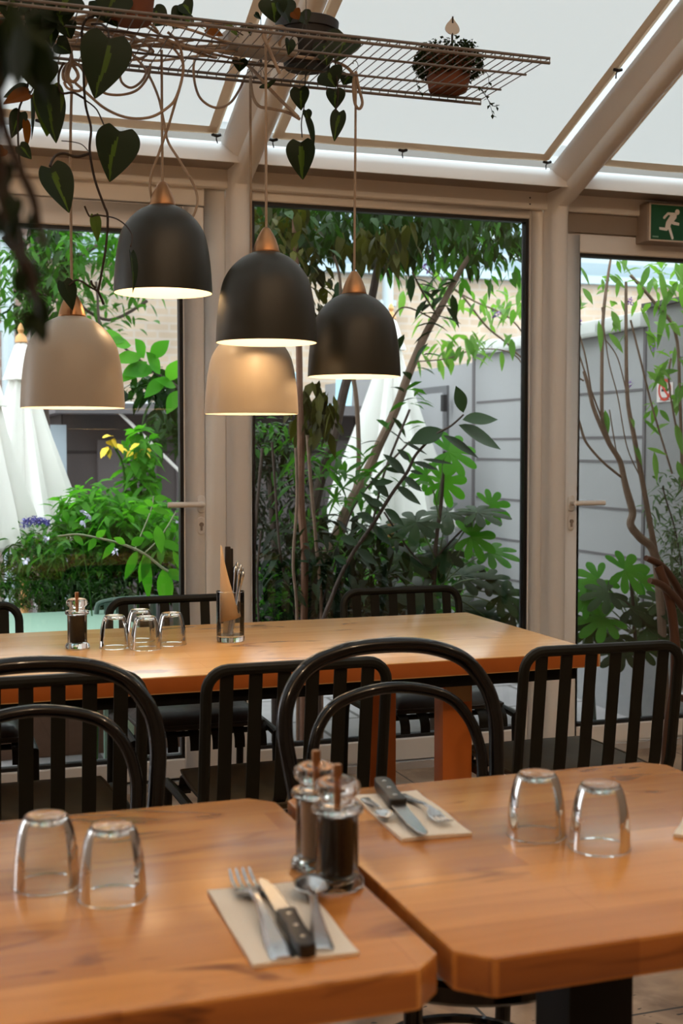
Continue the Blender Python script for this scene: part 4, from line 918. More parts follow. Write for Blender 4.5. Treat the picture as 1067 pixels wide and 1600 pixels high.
dr = MB(); q = PX(697, 630, WX-.05); dr.box(q.x-.03, q.x, q.y-.02, q.y+.03, q.z-.06, q.z+.06); dr.build('latch', M['gasket'], g3, smooth=False)
# turquoise lean-to roofs behind the garden wall
tq = mat('turquoise_sheet', (.16, .38, .34), .4)
for a, lb in (((4.05, 5.6, seam-1.2, seam+.45, 1.98, 2.16), 'turquoise corrugated lean-to roof behind the near garden wall'), ((4.1, 6.2, seam2+.1, seam3+1.2, 1.82, 2.12), 'turquoise corrugated lean-to roof behind the far garden wall')):
    x0, x1, ya, yb_, za, zb = a; t = thing('shed_roof', lb, 'roof', (x0, ya, 0))
    m = MB(); n = 40; vs = []
    for i in range(n+1):
        y = (yb_-ya)*i/n; w_ = .018*math.sin(i*1.4)
        vs += [V(0, y, za+w_), V(x1-x0, y, zb+w_)]
    m.add(vs, [(2*i, 2*i+1, 2*i+3, 2*i+2) for i in range(n)]); o = m.build('roof_sheet', tq, t); sd = o.modifiers.new('t', 'SOLIDIFY'); sd.thickness = .01
    m = MB(); m.box(0.02, .08, .0, .08, -.2, za-.03); m.box(.02, .08, yb_-ya-.08, yb_-ya, -.2, za-.03); m.box(x1-x0-.1, x1-x0, 0, .08, -.2, zb-.05); m.box(x1-x0-.1, x1-x0, yb_-ya-.08, yb_-ya, -.2, zb-.05); m.build('post', M['bark_dark'], t)
# no-smoking sign on the garden wall (faces -X)
s = PX(1040, 613, WX); yc, zc = s.y, s.z; h2 = (628-598)/2/2000*(s-CAM).dot(FWD); w2 = .074
ns = thing('no_smoking_sign', 'small white no smoking sign with a red ring on the grey garden wall', 'sign', (WX, yc, zc))
MB().box(-.006, -.0005, -w2, w2, -h2, h2).build('sign_plate', mat('sign_plate_white', (.66, .60, .60), .5), ns, smooth=False)
red = mat('sign_red', (.52, .04, .02), .5); R_ = .058; zo = h2*.25
m = MB(); 
def ringx(m, r0, r1, zc_, n=32):
    vs = []
    for k in range(n): a = 2*PI*k/n; vs += [V(-.0085, r0*math.cos(a), zc_+r0*math.sin(a)), V(-.0085, r1*math.cos(a), zc_+r1*math.sin(a)), V(-.0062, r1*math.cos(a), zc_+r1*math.sin(a)), V(-.0062, r0*math.cos(a), zc_+r0*math.sin(a))]
    m.add(vs, [(4*k+q, 4*k+(q+1) % 4, 4*((k+1) % n)+(q+1) % 4, 4*((k+1) % n)+q) for k in range(n) for q in range(4)])
ringx(m, R_*.78, R_, zo)
m.box(-.0085, -.0062, -.006, .006, -R_*.85, R_*.85, Matrix.Translation((0, 0, zo)) @ Matrix.Rotation(math.radians(-45), 4, 'X')); m.build('prohibition_ring', red, ns, smooth=False)
m = MB(); m.box(-.0078, -.0061, -.034, .028, zo-.008, zo+.006); m.tube([(-.007, -.036, zo+.006), (-.007, -.04, zo+.02), (-.007, -.03, zo+.03)], .0025, 5, smooth=3); m.build('cigarette', M['gasket'], ns, smooth=False)
m = MB(); m.box(-.0078, -.0061, -.035, .035, -h2*.62, -h2*.52); m.box(-.0078, -.0061, -.045, .045, -h2*.82, -h2*.72); m.build('text_line', mat('sign_text', (.25, .12, .12), .6), ns, smooth=False)

# brick house at the back
FY = 13.0
bh = thing('brick_house', 'pale brick building with a glazed upper storey behind the garden', 'building', (0, FY, 0))
bm_ = brick_mat('pale_brick', (.36, .275, .205), (.44, .34, .26), (.40, .34, .29))
m = MB(); m.box(-9, 14, 0, .4, -.2, 3.15); m.build('wall', bm_, bh, smooth=False)
m = MB(); m.box(-9, 14, -.12, .4, 3.15, 3.24); m.build('ledge', mat('ledge', (.32, .40, .46), .5), bh, smooth=False)
m = MB(); m.box(-9, 14, .12, .4, 3.24, 3.42); m.box(-9, 14, .1, .4, 4.6, 4.75); m.build('sill_band', mat('upper_band', (.20, .26, .30), .5), bh, smooth=False)
bl = mat('sky_blue_glass', (.22, .30, .37), .3, spec=.4, noise=(1.2, .4))
for k in range(15):
    x = -9+k*1.533; m = MB(); rect_frame(m, x, x+1.533, 3.42, 4.6, .12, .22, .05, .05, .05, .05); f = m.build('window', mat('window_pale', (.30, .34, .37), .5) if k == 0 else bpy.data.materials['window_pale'], bh, smooth=False)
    m = MB(); m.box(x+.05, x+1.483, .17, .18, 3.47, 4.55); m.build('pane', bl, f, smooth=False)
dp = mat('pipe_pale_blue', (.38, .44, .48), .5)
q = PY(603, 470, FY-.15); pp_ = thing('drain_pipe', 'pale blue drainpipe on the brick building behind the slanting tree trunk', 'pipe', (q.x, FY-.20, 0))
m = MB(); m.tube([(0, 0, -.2), (0, 0, 3.15)], .06, 12); m.build('pipe_run', dp, pp_); m = MB(); m.box(-.09, .09, -.02, .08, 1.6, 1.66); m.box(-.09, .09, -.02, .08, 2.8, 2.86); m.build('bracket', dp, pp_)
# darker brick house at the left edge
q = PY(46, 430, 10.5)
bk = thing('brick_house', 'darker brown brick house seen at the left edge above the parasols', 'building', (q.x, 10.5, 0))
m = MB(); m.box(-5, 0, 0, 1.5, -.2, 4.6); m.build('wall', brick_mat('brown_brick', (.20, .13, .11), (.27, .18, .15), (.30, .26, .24)), bk, smooth=False)
m = MB(); m.box(-5.1, .08, -.08, 1.6, 4.6, 4.75); m.build('roof_edge', M['slate'] if 'slate' in M else bpy.data.materials['slate'], bk, smooth=False)
q = PY(12, 430, 10.3); pp_ = thing('drain_pipe', 'pale drainpipe at the left edge above the white parasol', 'pipe', (q.x, 10.36, 0))
m = MB(); m.tube([(0, 0, -.2), (0, 0, 4.5)], .05, 12); m.build('pipe_run', dp, pp_); m = MB(); m.box(-.07, .07, -.02, .07, 2.2, 2.26); m.build('bracket', dp, pp_)
# dark timber garden shed
sx0 = PY(96, 700, 9.2).x; sx1 = PY(568, 700, 9.2).x; sz = PY(200, 622, 9.2).z
sd_ = thing('garden_shed', 'dark grey-brown low shed behind the flower bed', 'shed', (sx0, 9.2, 0))
wd = sx1-sx0; shm = brick_mat('shed_boards', (.060, .050, .052), (.085, .070, .072), (.02, .016, .018), 1, 'xz', 1.1, .42, .012)
m = MB(); m.box(0, wd, 0, 1.6, -.2, sz-.12); m.build('wall', shm, sd_, smooth=False)
m = MB(); m.box(-.08, wd+.1, -.35, 1.7, sz-.12, sz-.05); m.build('roof', mat('felt_roof', (.13, .12, .13), .8), sd_, smooth=False)
for k in range(4):
    x = .25+k*wd/4; m = MB(); m.box(x, x+.42, -.03, 0, -.2, sz-.3); m.build('door_leaf', mat('shed_door', (.10, .085, .09), .7) if k == 0 else bpy.data.materials['shed_door'], sd_, smooth=False)
m = MB(); m.tube([(.35, -.3, sz-.1), (.95, -.1, 1.0)], .012, 6); m.build('brace', M['frame'], sd_)
gp = PY(88, 720, 9.0)
# pale door between the parasol and the shed
pd = thing('garden_gate', 'pale blue-grey gate between the left parasol and the dark shed', 'gate', (gp.x, 9.0, 0))
m = MB(); m.box(-.12, .07, 0, .05, -.2, 1.45); m.build('panel', mat('gate_blue', (.34, .40, .46), .6), pd, smooth=False); m = MB(); m.box(.02, .05, -.03, 0, .7, .95); m.build('handle', M['bark_red'], pd)
# boxes and clutter on the shed roof
for k, (px, w_, h_, c, lb) in enumerate(((222, .32, .12, (.75, .78, .80), 'white crate on the dark shed roof, left of the door frame'), (262, .34, .10, (.55, .62, .66), 'pale grey tray on the dark shed roof beside the white crate'), (500, .42, .26, (.45, .66, .76), 'pale blue plastic tub on the shed roof below the dark lamps'))):
    p = PY(px, 600, 9.3); t = MB(); t.prism([(-w_/2, 0), (w_/2, 0), (w_/2*1.08, h_), (w_/2*.98, h_), (w_/2*.94, .02), (-w_/2*.94, .02), (-w_/2*.98, h_), (-w_/2*1.08, h_)], -.18, .18, 'y')
    o = t.build(['storage_crate', 'storage_tray', 'plastic_tub'][k], mat('crate_%d' % k, c, .5), bevel=.004, segs=1); o.location = (p.x, 9.35, sz-.05); tag(o, lb, 'box')

# ------------------------------------------------------------------ parasols
def parasol(label, px, y, ytop, yhem, rb, folds=9, seed=0):
    rg_ = random.Random(seed); pT = PY(px, ytop, y); pH = PY(px, yhem, y); x = pT.x; zt = pT.z; zh = pH.z; t = thing('garden_parasol', label, 'parasol', (x, y, 0), 0, 'closed white parasols in the garden')
    m = MB(); seg = 72; prof = [(0.012, zt), (.035, zt-.03), (.055, zt-.09), (.075, zt-.16), (.095, zt-.22), (.060, zt-.222), (.085, zt-.35), (rb*.50, zt-.5*(zt-zh)), (rb*.85, zt-.8*(zt-zh)), (rb, zh), (rb*.93, zh+.01)]
    vs = []; ph = rg_.uniform(0, 6)
    for i, (r, z) in enumerate(prof):
        amp = 0 if i < 1 else (.10 if i < 5 else .16+.08*(i/10))
        for k in range(seg):
            a = 2*PI*k/seg; f_ = 1+amp*math.sin(folds*a+ph+.5*math.sin(2*a))+amp*.4*math.sin(folds*2*a+1)
            vs.append(V(r*f_*math.cos(a), r*f_*math.sin(a), z-(.06*math.sin(a*2+ph)*(i > 8))))
    m.add(vs, [(i*seg+k, i*seg+(k+1) % seg, (i+1)*seg+(k+1) % seg, (i+1)*seg+k) for i in range(len(prof)-1) for k in range(seg)]); m.build('canopy', M['parasol'], t, angle=80)
    m = MB(); m.lathe([(0, zt+.10), (.012, zt+.085), (.02, zt+.06), (.012, zt+.04), (.03, zt+.02), (.035, zt-.01), (0, zt-.01)], 20); m.build('finial', M['parasol_wood'], t)
    m = MB(); m.tube([(0, 0, -.2), (0, 0, zt-.02)], .022, 14); m.build('pole', M['parasol_wood'], t)
    m = MB(); m.lathe([(0, 0), (.25, 0), (.25, .05), (.05, .07), (.04, .25), (0, .25)], 30, (0, 0, -.2)); m.build('base', M['metal_black'], t)
    return t
parasol('closed white parasol left of the taupe lamp, the farther of the two at the left', 33, 7.4, 532, 835, .27, seed=1)
parasol('closed white parasol cut off by the left edge of the picture', -22, 6.6, 565, 850, .22, seed=2)
parasol('closed white parasol behind the slanting tree trunk in the middle window', 611, 8.2, 496, 820, .37, seed=3)

# ------------------------------------------------------------------ outdoor furniture
def garden_chair(label, x, y, rz, m_=None, z=-.2, sc=1):
    m_ = m_ or M['chair_out']; c = thing('garden_chair', label, 'chair', (x, y, z), rz, 'green slatted garden chairs'); W = .21
    f = MB(); f.tube([(-W, -.2, .42), (-W, -.24, .72), (-W+.04, -.245, .775), (0, -.25, .785), (W-.04, -.245, .775), (W, -.24, .72), (W, -.2, .42)], .012, 8, smooth=4); f.build('back_frame', m_, c)
    for i in range(7): m = MB(); xx = (i-3)*.054; m.box(xx-.014, xx+.014, -.232, -.227, .43, .77, Matrix.Identity(4)); m.build('slat', m_, c)
    m = MB(); m.box(-W, W, -.2, .2, .415, .435); m.build('seat', m_, c, bevel=.006)
    for sx in (-1, 1):
        for yy, y2 in ((-.19, -.24), (.18, .2)): m = MB(); m.tube([(sx*W, yy, .42), (sx*(W+.01), y2, 0)], .011, 8); m.build('leg', m_, c)
    return c
a = PY(225, 940, 6.0); garden_chair('grey-green garden chair outside behind the four tumblers', a.x-.02, 5.72, PI)
a = PY(905, 945, 5.75); garden_chair('dark green folding garden chair beside the right shrub', a.x-.10, 6.0, 2.2, mat('outdoor_dark_green', (.04, .07, .055), .45))
a = PZ(800, 1060, .2); garden_chair('green garden chair seen under the right end of the long table', a.x, a.y, .9)
q = PY(95, 966, 6.3)
gt = thing('garden_table', 'pale green garden table outside at the left, behind the pepper mill', 'table', (PZ(110, 975, .52).x, PZ(110, 975, .52).y+.1, -.2))
m = MB(); m.prism(cut_rect(-.75, .27, -.35, .35, .02), .70, .72, 'z'); m.build('tabletop', M['table_out'], gt, bevel=.004)
for sx in (-.68, .22):
    for sy in (-.3, .3): m = MB(); m.box(sx-.018, sx+.018, sy-.018, sy+.018, 0, .70); m.build('leg', M['table_out'], gt)

# ------------------------------------------------------------------ plants
def zd(px, py, y): return (PY(px, py, y)-CAM).dot(FWD)/FPX
def cloud(mb, px, py, y, rx, ry, dy, n, L_, W_, seed=0, down=.5, up=0, jitter=.35, shell=0, droop=.3, seg=3):
    r = random.Random(seed); c = PY(px, py, y); s = zd(px, py, y)
    for _ in range(n):
        while True:
            v = V(r.uniform(-1, 1), r.uniform(-1, 1), r.uniform(-1, 1))
            if shell < v.length < 1: break
        p = c+RGT*(v.x*rx*s)+V(0, 1, 0)*(v.y*dy)+V(0, 0, 1)*(v.z*ry*s)
        d = V(r.uniform(-1, 1), r.uniform(-1, 1), r.uniform(-1, 1)*.6-down+up); k = 1+r.uniform(-jitter, jitter)
        mb.leaf(p, d, (r.uniform(-.5, .5), r.uniform(-.5, .5), 1), L_*k, W_*k, seg, droop=droop)
def plant(name, label, group=None): return thing(name, label, 'plant', (0, 0, 0), 0, group)
def stems(parent, lst, m_, name='trunk'):
    for pts, y, r in lst:
        P = pth(pts, y); m = MB()
        if pts[-1][1] > 950: P.append(V(P[-1].x, y, -.2))
        elif pts[0][1] > 950: P.insert(0, V(P[0].x, y, -.2))
        m.tube(P, r, 9, smooth=6); m.build(name, m_, parent)
def down_to(pts): return pts
# the tree behind the middle window
T = thing('garden_tree', 'tree with slanting trunks and a dark leafy crown filling the top of the middle window', 'tree')
def gp0(px, y): p = PY(px, 1000, y); return p
stems(T, [([(735, 398), (715, 430), (690, 478), (665, 522), (640, 580), (618, 640), (591, 698), (578, 728), (558, 766), (542, 797), (524, 842), (506, 880), (492, 925), (484, 990), (478, 1110)], 6.0, [.012, .018, .022, .024, .026, .03, .032, .034])], M['bark'])
stems(T, [([(600, 380), (592, 407), (580, 470), (562, 540), (540, 600), (520, 690), (501, 750), (490, 800), (487, 850), (486, 920), (480, 1000), (474, 1110)], 5.9, [.016, .02, .022, .024, .026, .03, .034, .036])], M['bark_dark'])
stems(T, [([(460, 330), (462, 400), (467, 540), (468, 620), (470, 685), (470, 784), (476, 865), (475, 966), (474, 1110)], 5.5, [.012, .014, .016, .018, .018, .016, .018])], M['bark_red'])
stems(T, [([(552, 590), (558, 640), (560, 730), (548, 790)], 6.2, .012), ([(515, 385), (528, 420), (532, 450), (530, 480)], 5.8, .007), ([(644, 425), (662, 460), (680, 488), (684, 495)], 5.95, .005), ([(590, 555), (612, 500), (634, 480), (680, 500)], 5.95, .004),
          ([(462, 700), (464, 780), (458, 880), (464, 966)], 5.4, .007), ([(480, 680), (486, 760), (494, 850), (502, 960)], 5.45, .008)], M['bark'], 'branch')
m = MB()
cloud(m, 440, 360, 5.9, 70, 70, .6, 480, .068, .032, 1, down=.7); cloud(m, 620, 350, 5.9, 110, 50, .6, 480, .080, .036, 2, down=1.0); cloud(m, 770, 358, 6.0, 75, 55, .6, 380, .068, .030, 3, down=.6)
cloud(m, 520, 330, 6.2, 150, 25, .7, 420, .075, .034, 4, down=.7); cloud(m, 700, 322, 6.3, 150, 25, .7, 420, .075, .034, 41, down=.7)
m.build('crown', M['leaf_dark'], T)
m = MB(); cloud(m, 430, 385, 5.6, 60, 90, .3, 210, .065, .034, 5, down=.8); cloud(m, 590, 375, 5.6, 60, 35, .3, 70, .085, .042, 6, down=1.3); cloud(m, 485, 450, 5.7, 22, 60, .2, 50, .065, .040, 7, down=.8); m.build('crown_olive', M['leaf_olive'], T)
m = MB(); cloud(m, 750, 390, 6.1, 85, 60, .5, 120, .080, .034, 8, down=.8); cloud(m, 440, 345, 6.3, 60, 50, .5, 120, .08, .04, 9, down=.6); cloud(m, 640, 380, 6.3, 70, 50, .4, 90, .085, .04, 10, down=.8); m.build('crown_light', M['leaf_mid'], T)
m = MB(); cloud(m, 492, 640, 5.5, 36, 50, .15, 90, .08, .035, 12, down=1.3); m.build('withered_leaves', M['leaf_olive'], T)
m = MB(); 
for (a, b_, n_) in (((690, 470), (690, 420), 4), ((640, 425), (684, 495), 9), ((590, 545), (690, 490), 6), ((520, 400), (535, 480), 7), ((590, 700), (720, 430), 14)):
    rr = random.Random(n_)
    for k in range(n_):
        u = (k+.5)/n_; p = PY(a[0]+(b_[0]-a[0])*u, a[1]+(b_[1]-a[1])*u, 5.95); m.leaf(p, V(rr.uniform(-1, 1), rr.uniform(-.6, .6), rr.uniform(-.8, .6)), (0, 0, 1), .115, .045, 4)
m.build('side_leaves', M['leaf_glossy'], T)
# glossy laurel branch close to the glass
T = plant('laurel_shrub', 'glossy oval-leaved branch reaching right towards the grey wall in the middle window')
Yl = 5.15; spine = [(500, 1010), (520, 930), (548, 870), (582, 820), (610, 775), (636, 738), (650, 710), (680, 680), (705, 665), (724, 648)]
stems(T, [(spine, Yl, [.011, .009, .008, .006, .004])], M['bark_dark'], 'stem')
m = MB(); rr = random.Random(4)
def LL(px, py, qx, qy, w_, y=Yl, dy=0, mb=None): 
    a = PY(px, py, y); b = PY(qx, qy, y+dy); (mb or m).leaf(a, b-a, (.1, -.75, .7), (b-a).length, w_, 7, fold=.12, droop=.06)
for a in ((724, 645, 712, 600, 0.083), (722, 656, 778, 652, 0.077), (716, 664, 783, 698, 0.098), (692, 680, 748, 712, 0.062), (694, 672, 638, 690, 0.094), (660, 718, 708, 722, 0.025), (645, 722, 685, 732, 0.037), (640, 736, 662, 740, 0.025), (634, 742, 598, 706, 0.062), (628, 745, 660, 766, 0.056), (618, 760, 658, 786, 0.062), (632, 738, 598, 730, 0.035),
          (640, 720, 620, 700, 0.044), (608, 778, 578, 742, 0.062), (600, 790, 570, 780, 0.050), (600, 795, 632, 820, 0.062), (586, 815, 556, 800, 0.056), (580, 822, 612, 850, 0.062), (560, 850, 530, 838, 0.056), (556, 858, 590, 880, 0.062), (545, 880, 520, 868, 0.050), (560, 850, 585, 832, 0.062), (630, 690, 668, 708, 0.025), (615, 752, 576, 755, 0.037), (595, 800, 562, 765, 0.050)): LL(*a)
m.build('foliage', M['leaf_glossy'], T)
# second, narrower-leaved stems around the trunk
T = plant('oleander_shrub', 'narrow-leaved shrub around the tree trunks in the middle window')
stems(T, [([(500, 1010), (540, 900), (580, 820), (600, 740), (640, 640)], 5.6, .006), ([(490, 1010), (530, 860), (560, 780), (640, 690)], 5.5, .005), ([(470, 1010), (440, 880), (430, 760), (425, 690)], 5.6, .006), ([(405, 1010), (402, 900), (408, 830)], 5.3, .005)], M['bark_dark'], 'stem')
m = MB(); cloud(m, 505, 780, 5.8, 75, 120, .4, 190, .11, .026, 21, down=.1); cloud(m, 640, 640, 5.8, 40, 55, .2, 12, .10, .026, 22, down=-.1); cloud(m, 600, 740, 5.6, 50, 50, .2, 22, .12, .032, 27, down=.1); m.build('foliage', M['leaf_mid'], T)
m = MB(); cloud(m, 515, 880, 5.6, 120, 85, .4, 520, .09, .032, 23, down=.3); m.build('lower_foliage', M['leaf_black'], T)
# dense dark shrub left in the middle window
T = plant('evergreen_shrub', 'dense fine-leaved evergreen shrub beside the left post in the middle window')
stems(T, [([(430, 1060), (432, 900), (425, 780), (420, 700)], 6.2, .02), ([(395, 1060), (398, 850), (410, 700)], 5.9, .008)], M['bark_dark'], 'stem')
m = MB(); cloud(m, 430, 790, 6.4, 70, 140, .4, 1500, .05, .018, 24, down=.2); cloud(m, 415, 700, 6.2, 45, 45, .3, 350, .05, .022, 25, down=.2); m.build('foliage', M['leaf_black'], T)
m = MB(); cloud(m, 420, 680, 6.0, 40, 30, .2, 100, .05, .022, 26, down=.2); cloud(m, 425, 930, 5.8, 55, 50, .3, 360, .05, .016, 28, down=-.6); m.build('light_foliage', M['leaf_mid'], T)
# fatsias
def fatsia(label, leaves, st, y, rnd=0, extra=None, base=None):
    T = plant('fatsia_plant', label, 'large-leaved fatsias against the garden wall')
    stems(T, st, M['bark_dark'], 'stem'); m = MB(); md = MB(); rr = random.Random(rnd); pet = MB()
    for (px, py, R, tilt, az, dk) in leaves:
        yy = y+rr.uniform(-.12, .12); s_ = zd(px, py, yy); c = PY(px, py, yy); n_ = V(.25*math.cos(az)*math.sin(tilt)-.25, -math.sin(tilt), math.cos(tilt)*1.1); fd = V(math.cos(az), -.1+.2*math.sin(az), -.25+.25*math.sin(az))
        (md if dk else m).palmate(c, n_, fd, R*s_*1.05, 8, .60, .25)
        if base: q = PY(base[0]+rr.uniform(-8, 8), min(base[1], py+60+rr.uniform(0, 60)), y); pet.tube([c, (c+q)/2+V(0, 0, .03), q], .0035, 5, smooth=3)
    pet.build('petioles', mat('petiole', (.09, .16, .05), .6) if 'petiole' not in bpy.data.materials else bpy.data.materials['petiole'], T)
    m.build('foliage', M['leaf_bright'], T); md.build('shaded_foliage', M['leaf_dark'], T)  # shaded leaves get their shade as a darker leaf colour
    return T
fatsia('tall fatsia with large lobed leaves in the middle window in front of the grey wall', [
    (700, 705, 52, 1.0, .2, 0), (690, 752, 48, 1.35, .1, 0), (668, 742, 30, 1.2, 2.8, 0), (650, 815, 62, .45, 2.9, 1), (700, 800, 70, .3, 3.1, 1), (745, 800, 55, .35, .1, 1), (765, 790, 40, 1.1, .2, 0), (735, 838, 48, 1.1, .1, 0), (765, 862, 50, .5, .1, 0), (700, 860, 55, .5, 2.6, 1),
    (640, 870, 60, .6, 2.9, 1), (760, 905, 45, .6, .2, 1), (720, 900, 60, .5, 1.2, 1), (660, 920, 70, .4, 2.4, 1), (780, 930, 50, .8, .3, 1), (610, 920, 60, .4, 3, 1), (800, 955, 42, .8, .2, 1), (720, 950, 60, .6, .5, 1), (690, 880, 50, .8, 1.6, 1), (650, 960, 55, .5, 2.6, 1), (760, 965, 48, .6, .5, 1), (590, 960, 50, .5, 2.8, 1)],
    [([(694, 705), (690, 780), (682, 840), (678, 900), (676, 1090)], 5.7, [.007, .010, .013, .016]), ([(682, 870), (720, 830), (752, 800)], 5.7, .005), ([(678, 900), (640, 860), (600, 800)], 5.7, .005)], 5.7, 3, base=(682, 930))
fatsia('low fatsia with bright lobed leaves outside the right door', [
    (975, 890, 52, .9, .1, 0), (935, 905, 48, .9, 2.9, 0), (1000, 905, 42, .8, .2, 0), (918, 935, 38, .9, 2.8, 0), (950, 925, 45, .7, 2.6, 1), (945, 965, 52, .7, 2.3, 0), (985, 950, 55, .5, .4, 1), (1030, 940, 50, .5, .2, 1), (1010, 980, 55, .6, .8, 1), (960, 990, 50, .6, 2.4, 1), (1045, 990, 50, .6, .2, 1), (925, 980, 40, 1.1, 2.6, 1), (1060, 950, 45, .7, .1, 1), (1000, 1010, 50, .6, 1.2, 1), (1050, 910, 40, .9, .3, 1), (975, 1015, 48, .6, 2.2, 1)],
    [([(985, 900), (990, 960), (996, 1060), (1000, 1120)], 5.5, .009), ([(990, 970), (960, 930), (940, 910)], 5.5, .005)], 5.5, 8, base=(992, 990))
# butterfly bush with bare stems outside the right door
T = plant('butterfly_bush', 'bare-stemmed butterfly bush with purple flower tips outside the right door')
Yb = 5.35
stems(T, [([(1040, 1110), (1030, 920), (1020, 860), (1000, 840), (985, 820), (988, 800), (980, 770), (975, 750), (968, 720), (950, 690), (928, 640), (918, 600), (912, 580)], Yb, [.020, .022, .020, .018, .014, .010, .008]),
          ([(1024, 865), (1012, 800), (1003, 750), (990, 680), (980, 620), (978, 520), (978, 440)], Yb, [.015, .013, .012, .009, .007]),
          ([(955, 700), (942, 660), (940, 600), (942, 500), (950, 430), (955, 400)], Yb, [.011, .009, .008, .005]), ([(970, 745), (940, 720), (915, 690), (905, 660), (895, 630)], Yb, .006), ([(942, 660), (920, 600), (900, 540)], Yb, .004), ([(928, 640), (915, 560), (900, 500), (895, 440)], Yb, .004),
          ([(912, 595), (900, 590), (884, 598)], Yb, .004), ([(1050, 740), (1020, 640), (1000, 560), (985, 500)], Yb, .005), ([(1066, 760), (1062, 620), (1055, 520), (1020, 470), (985, 430)], Yb, .008), ([(980, 620), (965, 560), (945, 530)], Yb, .003), ([(1003, 750), (980, 700), (965, 620), (950, 560), (940, 480)], Yb, .003),
          ([(1062, 700), (1045, 600), (1048, 560)], Yb, .005), ([(970, 740), (960, 690), (952, 640)], Yb, .003), ([(915, 690), (900, 640), (888, 600)], Yb, .003)], M['bark'], 'stem')
m = MB()
rr = random.Random(77)
for (px, py, qx, qy, w_) in ((935, 500, 938, 540, .06), (955, 485, 968, 512, .055), (960, 500, 962, 515, .04), (1000, 480, 1015, 510, .05), (1040, 470, 1028, 530, .05), (1015, 415, 1000, 445, .05), (1030, 420, 1040, 470, .06), (1060, 440, 1030, 480, .05), (1055, 410, 1067, 440, .06), (895, 430, 900, 460, .05), (910, 450, 925, 470, .05), (905, 415, 920, 440, .04), (950, 430, 975, 445, .04), (965, 405, 985, 425, .04), (1010, 580, 1040, 600, .05), (1020, 570, 1048, 588, .04), (1030, 585, 1058, 575, .04), (1045, 560, 1020, 600, .04),
                        (1005, 655, 1030, 675, .03), (990, 690, 1002, 720, .035), (1010, 700, 1040, 706, .03), (985, 650, 990, 665, .04), (945, 640, 950, 670, .045), (1055, 660, 1065, 700, .05), (1058, 720, 1066, 745, .05), (1022, 705, 1026, 745, .04), (1030, 640, 1045, 655, .04), (1005, 655, 1016, 640, .03), (950, 520, 972, 545, .05), (995, 470, 1005, 450, .04), (1045, 500, 1062, 520, .05), (1058, 465, 1040, 440, .05)):
    a = PY(px, py, Yb); b = PY(qx, qy, Yb-.03); m.leaf(a, b-a, (rr.uniform(-.6, .6), -1, .4), (b-a).length*1.1, w_*.72, 5, droop=.15)
cloud(m, 980, 460, 5.4, 95, 70, .2, 40, .085, .03, 31, down=.4); cloud(m, 1045, 560, 5.4, 35, 110, .2, 34, .085, .03, 32, down=.3); cloud(m, 1060, 420, 5.4, 30, 40, .2, 30, .09, .035, 33, down=.3)
m.build('foliage', M['leaf_pale'], T)
for (px, py) in ((984, 598), (904, 501), (1066, 562), (1020, 543), (985, 470)):
    p = PY(px, py, Yb); m = MB(); r_ = random.Random(px)
    for k in range(22): v = rvec()*.018; m.leaf(p+V(v.x, v.y, v.z*1.3), rvec(), rvec(), .010, .010, 2)
    m.build('flower', M['flower_purple'], T)
# feathery plant at the far right
T = plant('fern_plant', 'grey-green feathery plant by the garden wall at the right edge')
stems(T, [([(1075, 1040), (1066, 900), (1055, 830), (1040, 780), (1035, 760)], 5.35, .004), ([(1090, 1040), (1075, 860), (1068, 740)], 5.35, .004)], M['bark_dark'], 'stem')
m = MB(); cloud(m, 1045, 800, 5.4, 30, 70, .15, 260, .055, .012, 34, down=.1); cloud(m, 1062, 880, 5.4, 26, 60, .15, 200, .06, .014, 35, down=0); m.build('foliage', M['leaf_grey'], T)
# delicate light-green branches in front of the brick house
T = thing('young_tree', 'slender tree with pale green leaves in front of the brick building', 'tree')
stems(T, [([(860, 1080), (840, 800), (832, 600), (800, 545), (760, 510), (720, 460), (680, 430)], 6.9, .006), ([(840, 560), (800, 500), (740, 470), (690, 440), (640, 400)], 6.9, .005), ([(836, 640), (810, 560), (750, 545), (700, 560), (650, 565)], 6.9, .004)], M['bark'], 'branch')
m = MB()
for (cx_, cy_, rx, ry, n_, sd0) in ((735, 490, 80, 45, 60, 1), (700, 545, 60, 22, 45, 2), (790, 465, 35, 30, 26, 3), (660, 440, 40, 25, 18, 4), (800, 490, 30, 22, 18, 6), (745, 535, 50, 22, 34, 5)): cloud(m, cx_, cy_, 6.9, rx, ry, .3, int(n_*.7), .095, .036, 50+sd0, down=.6, seg=4)
m.build('foliage', M['leaf_pale'], T)
m = MB()
for (px, py) in ((669, 418), (646, 405), (672, 400), (775, 488)):
    p = PY(px, py, 6.8)
    for k in range(18): v = rvec()*.03; m.leaf(p+v, rvec(), rvec(), .02, .02, 2)
m.build('flower', M['flower_purple'], T)
# left door: tree above, broad-leaved branch, flower bed
T = thing('garden_tree', 'light-leaved tree behind the left door above the parasols', 'tree')
stems(T, [([(70, 1000), (72, 760), (60, 560), (58, 420), (52, 330)], 8.2, [.05, .045, .04]), ([(60, 520), (90, 440), (140, 390), (200, 370)], 8.1, .014), ([(60, 460), (110, 470), (170, 500), (230, 470)], 8.0, .01), ([(72, 600), (150, 560), (153, 480), (150, 440)], 7.6, .008), ([(62, 450), (30, 400), (5, 370)], 8.1, .012)], M['bark_dark'], 'branch')
m = MB()
for (cx_, cy_, rx, ry, n_) in ((85, 400, 50, 50, 420), (140, 380, 60, 30, 260), (90, 470, 60, 60, 300), (200, 385, 50, 30, 160), (20, 450, 40, 80, 260), (190, 470, 60, 60, 120), (230, 420, 50, 50, 90), (160, 430, 90, 80, 160)): cloud(m, cx_, cy_, 8.0, rx, ry, .6, int(n_*.62), .085, .028, 60+cx_, down=.3)
m.build('crown', M['leaf_mid'], T)
